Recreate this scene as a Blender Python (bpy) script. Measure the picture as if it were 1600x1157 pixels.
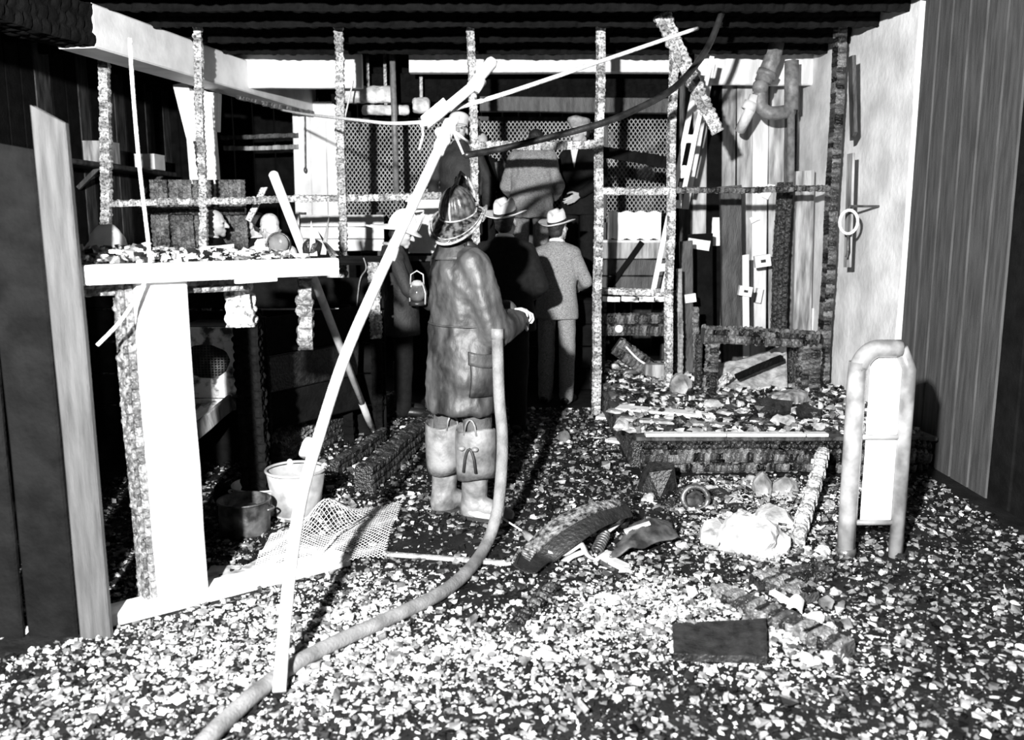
import bpy, bmesh, math, random
import numpy as np
from mathutils import Vector, Matrix, noise as mnoise

# ------------------------------------------------------------------ scene, camera, light
for o in list(bpy.data.objects):
    bpy.data.objects.remove(o)
S = bpy.context.scene
COL = S.collection
F_PX, CAM_Z, PITCH = 1400.0, 1.68, math.atan(236.0 / 1400.0)

cam = bpy.data.cameras.new('camera')
cam.sensor_width = 36.0
cam.lens = F_PX / 1600.0 * 36.0
cam.clip_start = 0.05
cam.dof.use_dof = True
cam.dof.focus_distance = 5.6
cam.dof.aperture_fstop = 2.2
cam_o = bpy.data.objects.new('camera', cam)
cam_o.location = (0, 0, CAM_Z)
cam_o.rotation_euler = (math.pi / 2 - PITCH, 0, 0)
COL.objects.link(cam_o)
S.camera = cam_o

world = bpy.data.worlds.new('world')
S.world = world
world.use_nodes = True
world.node_tree.nodes['Background'].inputs[0].default_value = (1, 1, 1, 1)
world.node_tree.nodes['Background'].inputs[1].default_value = 0.006

S.view_settings.view_transform = 'Standard'
S.view_settings.look = 'None'
S.view_settings.gamma = 1.0
S.view_settings.use_curve_mapping = False
S.view_settings.exposure = 0.0

# the press photographer's flash, held up to the left of the camera
fl = bpy.data.lights.new('flash_offscreen', 'POINT')
fl.energy = 7000.0
fl.shadow_soft_size = 0.07
fl_o = bpy.data.objects.new('flash_lamp_offscreen', fl)
fl_o.location = (-1.0, -0.9, 2.6)
COL.objects.link(fl_o)

# ------------------------------------------------------------------ helpers
_c, _s = math.cos(PITCH), math.sin(PITCH)
def W(px, py, Y):
    """world point seen at pixel (px, py) at depth Y"""
    xv = (px - 800.0) / F_PX
    yv = -(py - 578.5) / F_PX
    dy, dz = _c + yv * _s, -_s + yv * _c
    k = Y / dy
    return Vector((xv * k, Y, CAM_Z + dz * k))
def G(px, py, z=0.0):
    """point on the level z seen at pixel (px, py)"""
    xv = (px - 800.0) / F_PX
    yv = -(py - 578.5) / F_PX
    dy, dz = _c + yv * _s, -_s + yv * _c
    k = (z - CAM_Z) / dz
    return Vector((xv * k, dy * k, z))
V = Vector

def mat(name, lo, hi, scale=8.0, rough=0.7, bump=0.2, bscale=None, p0=0.35, p1=0.65, metal=0.0,
        stretch=(1, 1, 1), spec=0.5, detail=4.0, kind='noise', rough2=None):
    m = bpy.data.materials.new(name)
    m.use_nodes = True
    nt = m.node_tree
    N, L = nt.nodes, nt.links
    b = N['Principled BSDF']
    tc = N.new('ShaderNodeTexCoord')
    mp = N.new('ShaderNodeMapping')
    mp.inputs['Scale'].default_value = stretch
    L.new(tc.outputs['Object'], mp.inputs['Vector'])
    if kind == 'voronoi':
        t = N.new('ShaderNodeTexVoronoi'); t.inputs['Scale'].default_value = scale
        out = t.outputs['Distance']
    else:
        t = N.new('ShaderNodeTexNoise'); t.inputs['Scale'].default_value = scale
        t.inputs['Detail'].default_value = detail
        out = t.outputs['Fac']
    L.new(mp.outputs[0], t.inputs['Vector'])
    r = N.new('ShaderNodeValToRGB')
    r.color_ramp.elements[0].position = p0; r.color_ramp.elements[1].position = p1
    r.color_ramp.elements[0].color = (lo, lo, lo, 1); r.color_ramp.elements[1].color = (hi, hi, hi, 1)
    L.new(out, r.inputs[0])
    L.new(r.outputs[0], b.inputs['Base Color'])
    b.inputs['Roughness'].default_value = rough
    b.inputs['Metallic'].default_value = metal
    b.inputs['Specular IOR Level'].default_value = spec
    if rough2 is not None:
        mr = N.new('ShaderNodeMapRange')
        mr.inputs['To Min'].default_value = rough; mr.inputs['To Max'].default_value = rough2
        L.new(out, mr.inputs['Value']); L.new(mr.outputs[0], b.inputs['Roughness'])
    if bump:
        t2 = N.new('ShaderNodeTexNoise'); t2.inputs['Scale'].default_value = bscale or scale * 3
        t2.inputs['Detail'].default_value = 3.0
        L.new(mp.outputs[0], t2.inputs['Vector'])
        bp = N.new('ShaderNodeBump'); bp.inputs['Strength'].default_value = bump
        bp.inputs['Distance'].default_value = 0.02
        L.new(t2.outputs['Fac'], bp.inputs['Height']); L.new(bp.outputs[0], b.inputs['Normal'])
    return m

M = {}
M['floor'] = mat('wet_ash_floor', 0.002, 0.010, 7, 0.7, 0.5, 40, spec=0.2)
M['char'] = mat('charred_wood', 0.003, 0.02, 22, 0.42, 0.5, 60)
M['char_dull'] = mat('dull_charred_wood', 0.0015, 0.005, 9, 0.9, 0.4, 40, spec=0.12)
M['ash_char'] = mat('ashen_charred_wood', 0.03, 0.62, 60, 0.4, 0.6, 90, p0=0.34, p1=0.52)
M['ash_grey'] = mat('grey_ashen_wood', 0.008, 0.20, 40, 0.38, 0.6, 80, p0=0.38, p1=0.62)
M['board_grey'] = mat('weathered_board', 0.03, 0.065, 5, 0.8, 0.3, 40, stretch=(6, 6, 0.6))
M['board_pale'] = mat('pale_board', 0.55, 0.8, 4, 0.7, 0.2, 30, stretch=(5, 5, 0.6))
M['board_mid'] = mat('scorched_board', 0.10, 0.40, 4, 0.7, 0.3, 25, stretch=(5, 5, 0.7))
M['board_dark'] = mat('burnt_board', 0.008, 0.06, 5, 0.6, 0.3, 25, stretch=(4, 4, 0.8))
M['sheet'] = mat('scorched_sheet_metal', 0.16, 0.5, 5, 0.45, 0.15, 20, stretch=(3, 3, 0.5))
M['sheet_pale'] = mat('pale_sheet_metal', 0.5, 0.8, 4, 0.45, 0.15, 20, stretch=(3, 3, 0.5))
M['paint'] = mat('white_paint', 0.68, 0.88, 5, 0.55, 0.08, 30)
M['paint_old'] = mat('blistered_white_paint', 0.05, 0.85, 9, 0.6, 0.4, 40, p0=0.38, p1=0.5)
M['wall_plaster'] = mat('wall_plaster', 0.55, 0.85, 3, 0.85, 0.25, 20)
M['plaster'] = mat('white_plaster', 0.18, 0.5, 11, 0.85, 0.5, 30)
M['plaster_dirty'] = mat('sooty_plaster', 0.04, 0.4, 6, 0.85, 0.5, 25)
M['paper'] = mat('paper_scrap', 0.6, 0.85, 12, 0.8, 0.2, 40)
M['chip_white'] = mat('white_chip', 0.2, 0.75, 14, 0.75, 0.1)
M['chip_grey'] = mat('grey_chip', 0.04, 0.2, 14, 0.55, 0.1)
M['chip_char'] = mat('char_chip', 0.002, 0.014, 6, 0.22, 0.2)
M['galv'] = mat('galvanised_metal', 0.2, 0.5, 7, 0.45, 0.1, 25, metal=0.2)
M['iron'] = mat('scorched_iron', 0.03, 0.16, 14, 0.42, 0.2, 40, metal=0.5)
M['steel'] = mat('bright_steel', 0.5, 0.8, 10, 0.35, 0.1, 30, metal=0.4)
M['black_metal'] = mat('blackened_metal', 0.006, 0.03, 9, 0.4, 0.2, 30)
M['pipe'] = mat('cast_iron_pipe', 0.10, 0.2, 20, 0.5, 0.2, 50)
M['wire'] = mat('bare_wire', 0.45, 0.7, 20, 0.4, 0.0)
M['mesh_wire'] = mat('mesh_wire', 0.14, 0.42, 3, 0.5, 0.0)
M['enamel'] = mat('enamelled_iron', 0.12, 0.3, 9, 0.35, 0.05, 30)
M['coat'] = mat('rubber_coat', 0.009, 0.064, 8, 0.55, 0.35, 22, p0=0.36, p1=0.66, detail=10, stretch=(1, 1, .6))
M['coat_dark'] = mat('dark_coat', 0.012, 0.024, 10, 0.75, 0.3, 60)
M['suit_black'] = mat('black_suit', 0.004, 0.007, 30, 0.9, 0.2, 120, spec=0.2)
M['tweed'] = mat('tweed', 0.10, 0.34, 160, 0.95, 0.4, 220, spec=0.15)
M['denim'] = mat('work_trousers', 0.025, 0.07, 12, 0.85, 0.4, 60)
M['boot'] = mat('dusty_rubber_boot', 0.06, 0.2, 10, 0.5, 0.2, 40)
M['boot_sole'] = mat('boot_sole', 0.01, 0.03, 10, 0.6, 0.2)
M['leather'] = mat('helmet_leather', 0.006, 0.10, 34, 0.28, 0.3, 60, p0=0.42, p1=0.64)
M['leather_dome'] = mat('polished_helmet_leather', 0.02, 0.085, 30, 0.25, 0.1, 60)
M['leather_trim'] = mat('worn_helmet_edge', 0.12, 0.4, 30, 0.35, 0.2, 60)
M['brass'] = mat('worn_brass', 0.25, 0.55, 12, 0.3, 0.1, metal=0.6)
M['felt'] = mat('white_felt', 0.6, 0.75, 14, 0.85, 0.1)
M['felt_grey'] = mat('grey_felt', 0.22, 0.36, 30, 0.9, 0.1)
M['band'] = mat('hat_band', 0.010, 0.02, 10, 0.6, 0.0)
M['skin'] = mat('skin', 0.38, 0.48, 9, 0.55, 0.08, 60)
M['hair'] = mat('dark_hair', 0.006, 0.02, 60, 0.55, 0.4, 120)
M['hair_white'] = mat('white_hair', 0.5, 0.8, 60, 0.6, 0.4, 120)
M['shirt'] = mat('white_shirt', 0.7, 0.8, 10, 0.8, 0.1)
M['shoe'] = mat('black_shoe', 0.005, 0.012, 10, 0.4, 0.1)
M['eye'] = mat('dark_eye', 0.01, 0.02, 10, 0.2, 0.0)
M['hose'] = mat('canvas_hose', 0.06, 0.17, 9, 0.8, 0.3, 90, p0=0.3, p1=0.6)
M['rope'] = mat('pale_rope', 0.5, 0.75, 40, 0.85, 0.4, 120)
M['pole'] = mat('pale_pole', 0.42, 0.62, 6, 0.5, 0.08, 20, stretch=(4, 4, 0.4))
M['pole_end'] = mat('scorched_pole', 0.18, 0.45, 8, 0.5, 0.1, 20)
M['glass'] = mat('lamp_glass', 0.05, 0.2, 6, 0.08, 0.0, spec=0.8)
M['rubber'] = mat('burnt_rubber', 0.002, 0.009, 20, 0.6, 0.4, 60)
M['duct'] = mat('pipe_lagging', 0.35, 0.75, 12, 0.9, 0.6, 40)

def scale_mat(name, lo, hi, rough, nlo=0.2):
    """charred scales: every scale carries its own tone (ash grey to carbon black)"""
    m = mat(name, nlo, 1.0, 55, rough, 0.6, 80, p0=0.36, p1=0.54)
    nt = m.node_tree; N, L = nt.nodes, nt.links; b = N['Principled BSDF']
    at = N.new('ShaderNodeAttribute'); at.attribute_name = 'tone'
    mr = N.new('ShaderNodeMapRange'); mr.inputs['To Min'].default_value = lo; mr.inputs['To Max'].default_value = hi
    L.new(at.outputs['Fac'], mr.inputs['Value'])
    src = b.inputs['Base Color'].links[0].from_socket
    mx = N.new('ShaderNodeMix'); mx.data_type = 'RGBA'; mx.blend_type = 'MULTIPLY'; mx.inputs['Factor'].default_value = 1.0
    L.new(src, mx.inputs['A']); L.new(mr.outputs[0], mx.inputs['B']); L.new(mx.outputs['Result'], b.inputs['Base Color'])
    return m
M['scale_ash_char'] = scale_mat('ashen_scales', 0.05, 0.78, 0.4)
M['scale_ash_grey'] = scale_mat('grey_scales', 0.0, 0.20, 0.33, 0.45)
M['scale_char'] = scale_mat('carbon_scales', 0.001, 0.05, 0.33)

class MB:
    def __init__(self):
        self.v, self.f = [], []
    def add(self, verts, faces):
        n = len(self.v)
        self.v.extend([tuple(p) for p in verts])
        self.f.extend([tuple(i + n for i in fc) for fc in faces])
        return self
    def box(self, c, size, R=None):
        c = V(c); sx, sy, sz = [s / 2 for s in size]
        R = R or Matrix.Identity(3)
        vs = [c + R @ V((x * sx, y * sy, z * sz)) for z in (-1, 1) for y in (-1, 1) for x in (-1, 1)]
        return self.add(vs, [(0, 2, 3, 1), (4, 5, 7, 6), (0, 1, 5, 4), (2, 6, 7, 3), (0, 4, 6, 2), (1, 3, 7, 5)])
    def bar(self, p0, p1, w, h, up=(0, 0, 1), t=1.0):
        p0, p1 = V(p0), V(p1)
        d = (p1 - p0).normalized(); up = V(up)
        if abs(d.dot(up)) > 0.97: up = V((0, 1, 0))
        a = d.cross(up).normalized(); b = a.cross(d).normalized()
        vs = []
        for p, k in ((p0, 1.0), (p1, t)):
            for sa, sb in ((-1, -1), (1, -1), (1, 1), (-1, 1)):
                vs.append(p + a * sa * w / 2 * k + b * sb * h / 2 * k)
        return self.add(vs, [(3, 2, 1, 0), (4, 5, 6, 7), (0, 1, 5, 4), (1, 2, 6, 5), (2, 3, 7, 6), (3, 0, 4, 7)])
    def rings(self, rr, cap=True, closed=True):
        n = len(rr[0]); vs = [p for r in rr for p in r]; fs = []
        for i in range(len(rr) - 1):
            for j in range(n if closed else n - 1):
                a, b = i * n + j, i * n + (j + 1) % n
                fs.append((a, b, b + n, a + n))
        if cap and closed:
            fs.append(tuple(reversed(range(n)))); fs.append(tuple(range((len(rr) - 1) * n, len(rr) * n)))
        return self.add(vs, fs)
    def tube(self, pts, r, n=10, cap=True, sq=1.0):
        pts = [V(p) for p in pts]
        rs = r if isinstance(r, (list, tuple)) else [r] * len(pts)
        t0 = (pts[1] - pts[0]).normalized()
        a = t0.cross(V((0, 0, 1)) if abs(t0.z) < 0.9 else V((0, 1, 0))).normalized()
        rr = []
        for i, p in enumerate(pts):
            t = ((pts[min(i + 1, len(pts) - 1)] - pts[max(i - 1, 0)])).normalized()
            a = (a - t * a.dot(t)).normalized(); b = t.cross(a)
            rr.append([p + (a * math.cos(2 * math.pi * k / n) + b * sq * math.sin(2 * math.pi * k / n)) * rs[i] for k in range(n)])
        return self.rings(rr, cap)
    def cap(self, p0, r0, p1, r1, n=10):
        """tapered capsule"""
        p0, p1 = V(p0), V(p1)
        d = (p1 - p0); L = max(d.length, 1e-5); d /= L
        pts, rs = [], []
        for k in (90, 60, 30): pts.append(p0 - d * r0 * math.sin(math.radians(k))); rs.append(max(r0 * math.cos(math.radians(k)), r0 * 0.05))
        pts.append(p0); rs.append(r0); pts.append(p1); rs.append(r1)
        for k in (30, 60, 90): pts.append(p1 + d * r1 * math.sin(math.radians(k))); rs.append(max(r1 * math.cos(math.radians(k)), r1 * 0.05))
        return self.tube(pts, rs, n)
    def chain(self, pts, rs, n=10):
        for i in range(len(pts) - 1): self.cap(pts[i], rs[i], pts[i + 1], rs[i + 1], n)
        return self
    def ell(self, c, r, R=None, nu=14, nv=9):
        c = V(c); R = R or Matrix.Identity(3); rr = []
        for i in range(nv + 1):
            ph = math.pi * (i / nv) - math.pi / 2
            cz, sz = max(math.cos(ph), 0.02), math.sin(ph)
            rr.append([c + R @ V((r[0] * cz * math.cos(2 * math.pi * k / nu), r[1] * cz * math.sin(2 * math.pi * k / nu), r[2] * sz)) for k in range(nu)])
        return self.rings(rr)
    def lathe(self, prof, n=24, at=(0, 0, 0), R=None, cap=True, sx=1, sy=1):
        at = V(at); R = R or Matrix.Identity(3)
        rr = [[at + R @ V((max(r, 1e-4) * sx * math.cos(2 * math.pi * k / n), max(r, 1e-4) * sy * math.sin(2 * math.pi * k / n), z)) for k in range(n)] for r, z in prof]
        return self.rings(rr, cap)
    def grid(self, fn, nu, nv, thick=0.0):
        top = [[V(fn(i / nu, j / nv)) for j in range(nv + 1)] for i in range(nu + 1)]
        vs = [p for r in top for p in r]; n = nv + 1
        fs = [(i * n + j, (i + 1) * n + j, (i + 1) * n + j + 1, i * n + j + 1) for i in range(nu) for j in range(nv)]
        if thick:
            k = len(vs)
            nrm = (top[-1][0] - top[0][0]).cross(top[0][-1] - top[0][0]).normalized()
            vs += [p - nrm * thick for p in vs]
            fs += [tuple(reversed([i + k for i in f])) for f in fs]
            edge = [i * n for i in range(nu + 1)] + [nu * n + j for j in range(1, n)] + [i * n + nv for i in range(nu - 1, -1, -1)] + [j for j in range(nv - 1, 0, -1)]
            for a, b in zip(edge, edge[1:] + edge[:1]): fs.append((b, a, a + k, b + k))
        return self.add(vs, fs)
    def xform(self, fn):
        self.v = [tuple(fn(V(p))) for p in self.v]; return self
    def build(self, name, m, parent=None, smooth=False, label=None, cat=None, group=None, kind=None, origin=None, mesh=None):
        me = mesh
        if me is None:
            me = bpy.data.meshes.new(name); me.from_pydata(self.v, [], self.f)
        return link(name, me, m, parent, smooth, label, cat, group, kind, origin)

def tag(o, label=None, cat=None, group=None, kind=None):
    if label: o['label'] = label
    if cat: o['category'] = cat
    if group: o['group'] = group
    if kind: o['kind'] = kind
    return o
WORLD = {}
def link(name, me, m, parent=None, smooth=False, label=None, cat=None, group=None, kind=None, origin=None):
    """me holds world coordinates; move them to the object's own origin"""
    n = len(me.vertices); co = np.empty(n * 3); me.vertices.foreach_get('co', co); co = co.reshape(-1, 3)
    if parent is not None: org = WORLD[parent.name]
    elif origin is not None: org = V(origin)
    else:
        mn, mx = co.min(0), co.max(0); org = V(((mn[0] + mx[0]) / 2, (mn[1] + mx[1]) / 2, mn[2]))
    co -= np.array(org)
    me.vertices.foreach_set('co', co.ravel())
    if m is not None: me.materials.append(M[m])
    me.polygons.foreach_set('use_smooth', [bool(smooth)] * len(me.polygons))
    me.update()
    o = bpy.data.objects.new(name, me); COL.objects.link(o)
    if parent is not None: o.parent = parent
    else: o.location = org
    WORLD[o.name] = org
    return tag(o, label, cat, group, kind)
def thing(name, label, cat, loc, group=None, kind=None):
    o = bpy.data.objects.new(name, None); o.empty_display_size = 0.1
    COL.objects.link(o); o.location = loc; WORLD[o.name] = V(loc)
    return tag(o, label, cat, group, kind)
def copy_tree(o, off, label=None, parent=None):
    c = o.copy(); COL.objects.link(c); c.parent = parent
    if parent is None: c.location = V(o.location) + V(off)
    if label: c['label'] = label
    for ch in o.children: copy_tree(ch, off, None, c)
    return c

def ridge(co, k, amp):
    return amp * (1 - 2.4 * abs(mnoise.noise(co * k)))
def fold(co, k, amp):
    return amp * (mnoise.noise(co * k) + 0.5 * mnoise.noise(co * (k * 2.3) + V((7, 3, 1))))
def remesh(mb, voxel, smooth=4, disp=None, dec=None):
    """fuse overlapping closed shapes into one continuous surface"""
    me = bpy.data.meshes.new('tmp'); me.from_pydata(mb.v, [], mb.f)
    bm = bmesh.new(); bm.from_mesh(me); bmesh.ops.recalc_face_normals(bm, faces=bm.faces); bm.to_mesh(me); bm.free()
    o = bpy.data.objects.new('tmp', me); COL.objects.link(o)
    r = o.modifiers.new('r', 'REMESH'); r.mode = 'VOXEL'; r.voxel_size = voxel
    if smooth:
        s = o.modifiers.new('s', 'SMOOTH'); s.factor = 0.5; s.iterations = smooth
    if dec:
        d = o.modifiers.new('d', 'DECIMATE'); d.ratio = dec
    dg = bpy.context.evaluated_depsgraph_get(); dg.update()
    out = bpy.data.meshes.new_from_object(o.evaluated_get(dg))
    bpy.data.objects.remove(o); bpy.data.meshes.remove(me)
    if disp:
        nr = [V(v.normal) for v in out.vertices]
        for v, n in zip(out.vertices, nr): v.co += n * disp(V(v.co))
        out.update()
    return out

def charred(name, p0, p1, w, h, m='ash_char', parent=None, cell=0.05, depth=0.013, seed=0, up=(0, 0, 1), t=1.0, across=False, **kw):
    """burnt timber: a beam whose faces are broken into raised alligator scales"""
    rnd = np.random.RandomState(seed)
    p0, p1 = V(p0), V(p1); d = p1 - p0; L = d.length; d.normalize(); up = V(up)
    if abs(d.dot(up)) > 0.97: up = V((0, 1, 0))
    a = d.cross(up).normalized(); b = a.cross(d).normalized()
    sub = 4
    nl = max(4, int(L / cell)) ; nw = max(1, round(w / cell)); nh = max(1, round(h / cell))
    if across: nw, nh = (1, 1) if max(w, h) < .12 else (1 + (w >= .12), 1 + (h >= .12))
    per = []
    for side, (n, sx) in enumerate(((nw, 0), (nh, 1), (nw, 2), (nh, 3))):
        for i in range(n * sub):
            f = i / (n * sub)
            if side == 0: q, nn = (-.5 + f, -.5), (0, -1)
            elif side == 1: q, nn = (.5, -.5 + f), (1, 0)
            elif side == 2: q, nn = (.5 - f, .5), (0, 1)
            else: q, nn = (-.5, .5 - f), (-1, 0)
            per.append((q, nn, side * 50 + i // sub, (i % sub) / sub))
    nP = len(per); cellr = rnd.rand(400, nl + 4)
    def warp(cid, fu, s): return .38 * mnoise.noise(V(((cid + fu) * 1.1 + seed, s * nl * .9, seed * .37)))
    rr = []; wob = rnd.rand(8) * 6
    for k in range(nl * sub + 1):
        s = k / (nl * sub); row = []
        tw = 1 + (t - 1) * s
        ox = 0.004 * math.sin(s * L * 5 + wob[0]); oy = 0.004 * math.sin(s * L * 6 + wob[1])
        for (q, nn, cid, fu) in per:
            sh = (cid % 3) / 3.0
            lv = max(0.0, s * nl + sh + warp(cid, fu, s)); ci = int(lv); fv = lv - ci
            pil = (abs(math.sin(math.pi * fu)) ** .5 * 0.6 + 0.4) * (abs(math.sin(math.pi * fv)) ** 0.5)
            dd = depth * (pil * 1.6 - 1.3) + depth * 0.9 * (cellr[cid, ci] - 0.5)
            row.append(p0 + d * (s * L) + a * (q[0] * w * tw + nn[0] * dd + ox) + b * (q[1] * h * tw + nn[1] * dd + oy))
        rr.append(row)
    o = MB().rings(rr).build(name, {'ash_char': 'scale_ash_char', 'ash_grey': 'scale_ash_grey', 'char': 'scale_char'}.get(m, m), parent, **kw)
    at = o.data.attributes.new('tone', 'FLOAT', 'FACE')
    q = ((cellr ** 1.5 if m != 'ash_char' else .2 + .8 * cellr) if across else .25 + .75 * cellr); vals = []
    for k in range(nl * sub):
        for (_, _, cid, fu) in per:
            vals.append(q[cid, int(max(0.0, (k + .5) / sub + (cid % 3) / 3.0 + warp(cid, fu + .12, (k + .5) / (sub * nl))))])
    vals += [0.3, 0.3]
    at.data.foreach_set('value', vals)
    return o

def plank(name, p0, p1, w, th, m, parent=None, up=(0, 0, 1), seed=0, jag=0.0, **kw):
    """sawn board: box with slightly waney edges; jag roughens the burnt far end"""
    rnd = random.Random(seed)
    p0, p1 = V(p0), V(p1); d = p1 - p0; L = d.length; d.normalize(); up = V(up)
    if abs(d.dot(up)) > 0.97: up = V((0, 1, 0))
    a = d.cross(up).normalized(); b = a.cross(d).normalized(); n = 5; rr = []
    for i in range(n + 1):
        s = i / n; k = w / 2 * (1 + rnd.uniform(-.02, .02)); o = a * rnd.uniform(-.003, .003)
        c = p0 + d * (L * s) + o; e = w * 0.03 + 0.002
        j1, j2 = (d * rnd.uniform(-jag, jag), d * rnd.uniform(-jag, jag)) if (i == n and jag) else (V(), V())
        rr.append([c - a * (k - e) - b * th / 2 + j1, c + a * (k - e) - b * th / 2 + j2, c + a * k - b * (th / 2 - e) + j2, c + a * k + b * (th / 2 - e) + j2,
                   c + a * (k - e) + b * th / 2 + j2, c - a * (k - e) + b * th / 2 + j1, c - a * k + b * (th / 2 - e) + j1, c - a * k - b * (th / 2 - e) + j1])
    return MB().rings(rr).build(name, m, parent, **kw)

def lump(c, r, seed, sub=2, rough=0.28, R=None):
    """broken angular lump as an MB"""
    bm = bmesh.new(); bmesh.ops.create_icosphere(bm, subdivisions=sub, radius=1.0)
    R = R or Matrix.Rotation(seed * 1.7, 3, 'Z'); mb = MB(); off = V((seed * 3.1, seed * 1.3, seed * 0.7))
    bm.verts.index_update()
    vs = []
    for v in bm.verts:
        n = v.co.copy(); k = 1 + rough * (mnoise.noise(n * 1.3 + off) * 1.6 + 0.6 * mnoise.noise(n * 3.2 + off))
        p = n * k; p.z = max(p.z, -0.55)
        vs.append(V(c) + R @ V((p.x * r[0], p.y * r[1], p.z * r[2])))
    mb.add(vs, [tuple(x.index for x in f.verts) for f in bm.faces]); bm.free()
    return mb

def chips(name, pts, sizes, m, label=None, cat=None, parent=None, seed=1, flat=0.35):
    rnd = np.random.RandomState(seed); n = len(pts)
    base = np.array([[x, y, z] for z in (-1, 1) for y in (-1, 1) for x in (-1, 1)], float) * 0.5
    fc = np.array([(0, 2, 3, 1), (4, 5, 7, 6), (0, 1, 5, 4), (2, 6, 7, 3), (0, 4, 6, 2), (1, 3, 7, 5)])
    v = np.repeat(base[None], n, 0) * (1 + rnd.uniform(-.8, .35, (n, 8, 3)))
    v *= np.stack([np.ones(n), rnd.uniform(.35, 1, n), rnd.uniform(.12, .7, n)], 1)[:, None, :] * np.asarray(sizes)[:, None, None]
    az = rnd.uniform(0, 6.28, n); tx = rnd.normal(0, flat, n)
    ca, sa, ct, st = np.cos(az), np.sin(az), np.cos(tx), np.sin(tx)
    y = v[:, :, 1] * ct[:, None] - v[:, :, 2] * st[:, None]; z = v[:, :, 1] * st[:, None] + v[:, :, 2] * ct[:, None]
    x = v[:, :, 0] * ca[:, None] - y * sa[:, None]; y2 = v[:, :, 0] * sa[:, None] + y * ca[:, None]
    z -= z.min(1)[:, None]
    P = np.asarray(pts); vv = np.stack([x, y2, z], 2) + P[:, None, :]
    f = (fc[None] + (np.arange(n) * 8)[:, None, None]).reshape(-1, 4)
    me = bpy.data.meshes.new(name)
    me.vertices.add(n * 8); me.vertices.foreach_set('co', vv.ravel())
    me.loops.add(f.size); me.loops.foreach_set('vertex_index', f.ravel().astype(np.int32))
    me.polygons.add(len(f)); me.polygons.foreach_set('loop_start', np.arange(0, f.size, 4, dtype=np.int32))
    me.polygons.foreach_set('loop_total', np.full(len(f), 4, np.int32))
    me.update(); me.validate()
    return link(name, me, m, parent, False, label, cat, None, 'stuff', origin=(0, 4, 0))

# ------------------------------------------------------------------ the room
rng = random.Random(5)
FY = 7.6                                   # depth of the burnt stud partition
def floor_fn(u, v):
    return (-6 + 11 * u, -1.5 + 14 * v, 0)
MB().grid(floor_fn, 2, 2, 0.1).build('floor', 'floor', origin=(0, 4, 0), kind='structure', label='black wet ash covered floor of the burnt room')

ceil = MB().box((-0.8, 5.6, 3.33), (9.6, 14.0, 0.06)).build('ceiling', 'char_dull', kind='structure', label='charred boarded ceiling with burnt joists')
for i, y in enumerate([5.0, 5.6, 6.2, 6.8, 7.35, 7.95, 8.5, 9.7, 10.3, 10.9]):
    charred('joist', (-5.2, y, 3.23), (3.2, y, 3.23), 0.07, 0.15, 'char_dull', ceil, 0.09, 0.012, 40 + i)

# back wall of black boards
wb = thing('wall_back', 'blackened board wall at the far end of the room', None, (0, 11.6, 0), kind='structure')
x = -5.4
while x < 3.4:
    w = rng.uniform(0.2, 0.28)
    plank('board', (x + w / 2, 11.6 + rng.uniform(-.01, .01), 0), (x + w / 2, 11.6, 3.3), w - 0.012, 0.03, 'char_dull' if rng.random() < .7 else 'board_dark', wb, seed=int(x * 77))
    x += w
# left wall of the burnt office, with its shelf
wl_ = thing('wall_left', 'dark scorched board wall of the burnt office', None, (-4.3, 8.5, 0), kind='structure')
y = 5.2
while y < 11.5:
    w = rng.uniform(0.22, 0.3)
    plank('board', (-4.3, y + w / 2, 0), (-4.3, y + w / 2, 3.3), w - 0.012, 0.03, 'char_dull' if rng.random() < .6 else 'board_dark', wl_, up=(1, 0, 0), seed=int(y * 31))
    y += w
# right wall: pale plaster, then bare boards, then charred ones towards the camera
wr = thing('wall_right', 'pale plastered wall turning to bare scorched boards', None, (2.95, 6.5, 0), kind='structure')
def plaster_fn(u, v):
    yy = 6.62 + 4.9 * u; zz = 3.3 * v
    return (2.86 + 0.012 * mnoise.noise(V((yy * 2, zz * 2, 0))), yy, zz)
MB().grid(plaster_fn, 40, 30, -0.06).build('plaster', 'wall_plaster', wr)
y = 6.60
k = 0
while y > 1.0:
    w = rng.uniform(0.2, 0.26)
    plank('board', (2.90, y - w / 2, 0), (2.90, y - w / 2, 3.3), w - 0.01, 0.03, 'board_grey' if y > 5.35 else 'char_dull', wr, up=(1, 0, 0), seed=k)
    y -= w; k += 1
# dark slab, grey strip and ring on the plaster
plank('trim_1', W(1331, 88, 7.25) + V((0, .0, 0)), W(1334, 208, 7.25), 0.10, 0.03, 'board_dark', None, up=(1, 0, 0), seed=3, jag=0.08, kind='structure', label='dark scorched strip of board high on the plaster')
plank('trim_2', W(1330, 240, 7.2), W(1324, 425, 7.2), 0.13, 0.02, 'board_mid', None, up=(1, 0, 0), seed=4, jag=0.05, kind='structure', label='grey scorched strip of board beside iron ring')
ring = thing('iron_ring', 'pale round iron ring hanging from a hook on the plaster', 'ring', W(1326, 375, 7.0))
pc = W(1326, 347, 7.0)
MB().tube([pc + V((0.07 * math.cos(a), 0, 0.09 * math.sin(a))) for a in [i * math.pi / 9 for i in range(19)]], 0.012, 8).build('ring', 'paint', ring, True)
MB().tube([pc + V((0.0, 0, -0.09)), pc + V((0.01, .0, -0.22)), pc + V((-.005, .0, -0.27))], 0.008, 6).build('hook_rod', 'iron', ring, True)
MB().tube([pc + V((0.0, 0, 0.09)), pc + V((0.01, .04, 0.12)), (2.86, pc.y + .1, pc.z + .12)], 0.01, 6).build('bracket', 'iron', ring, True)

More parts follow.
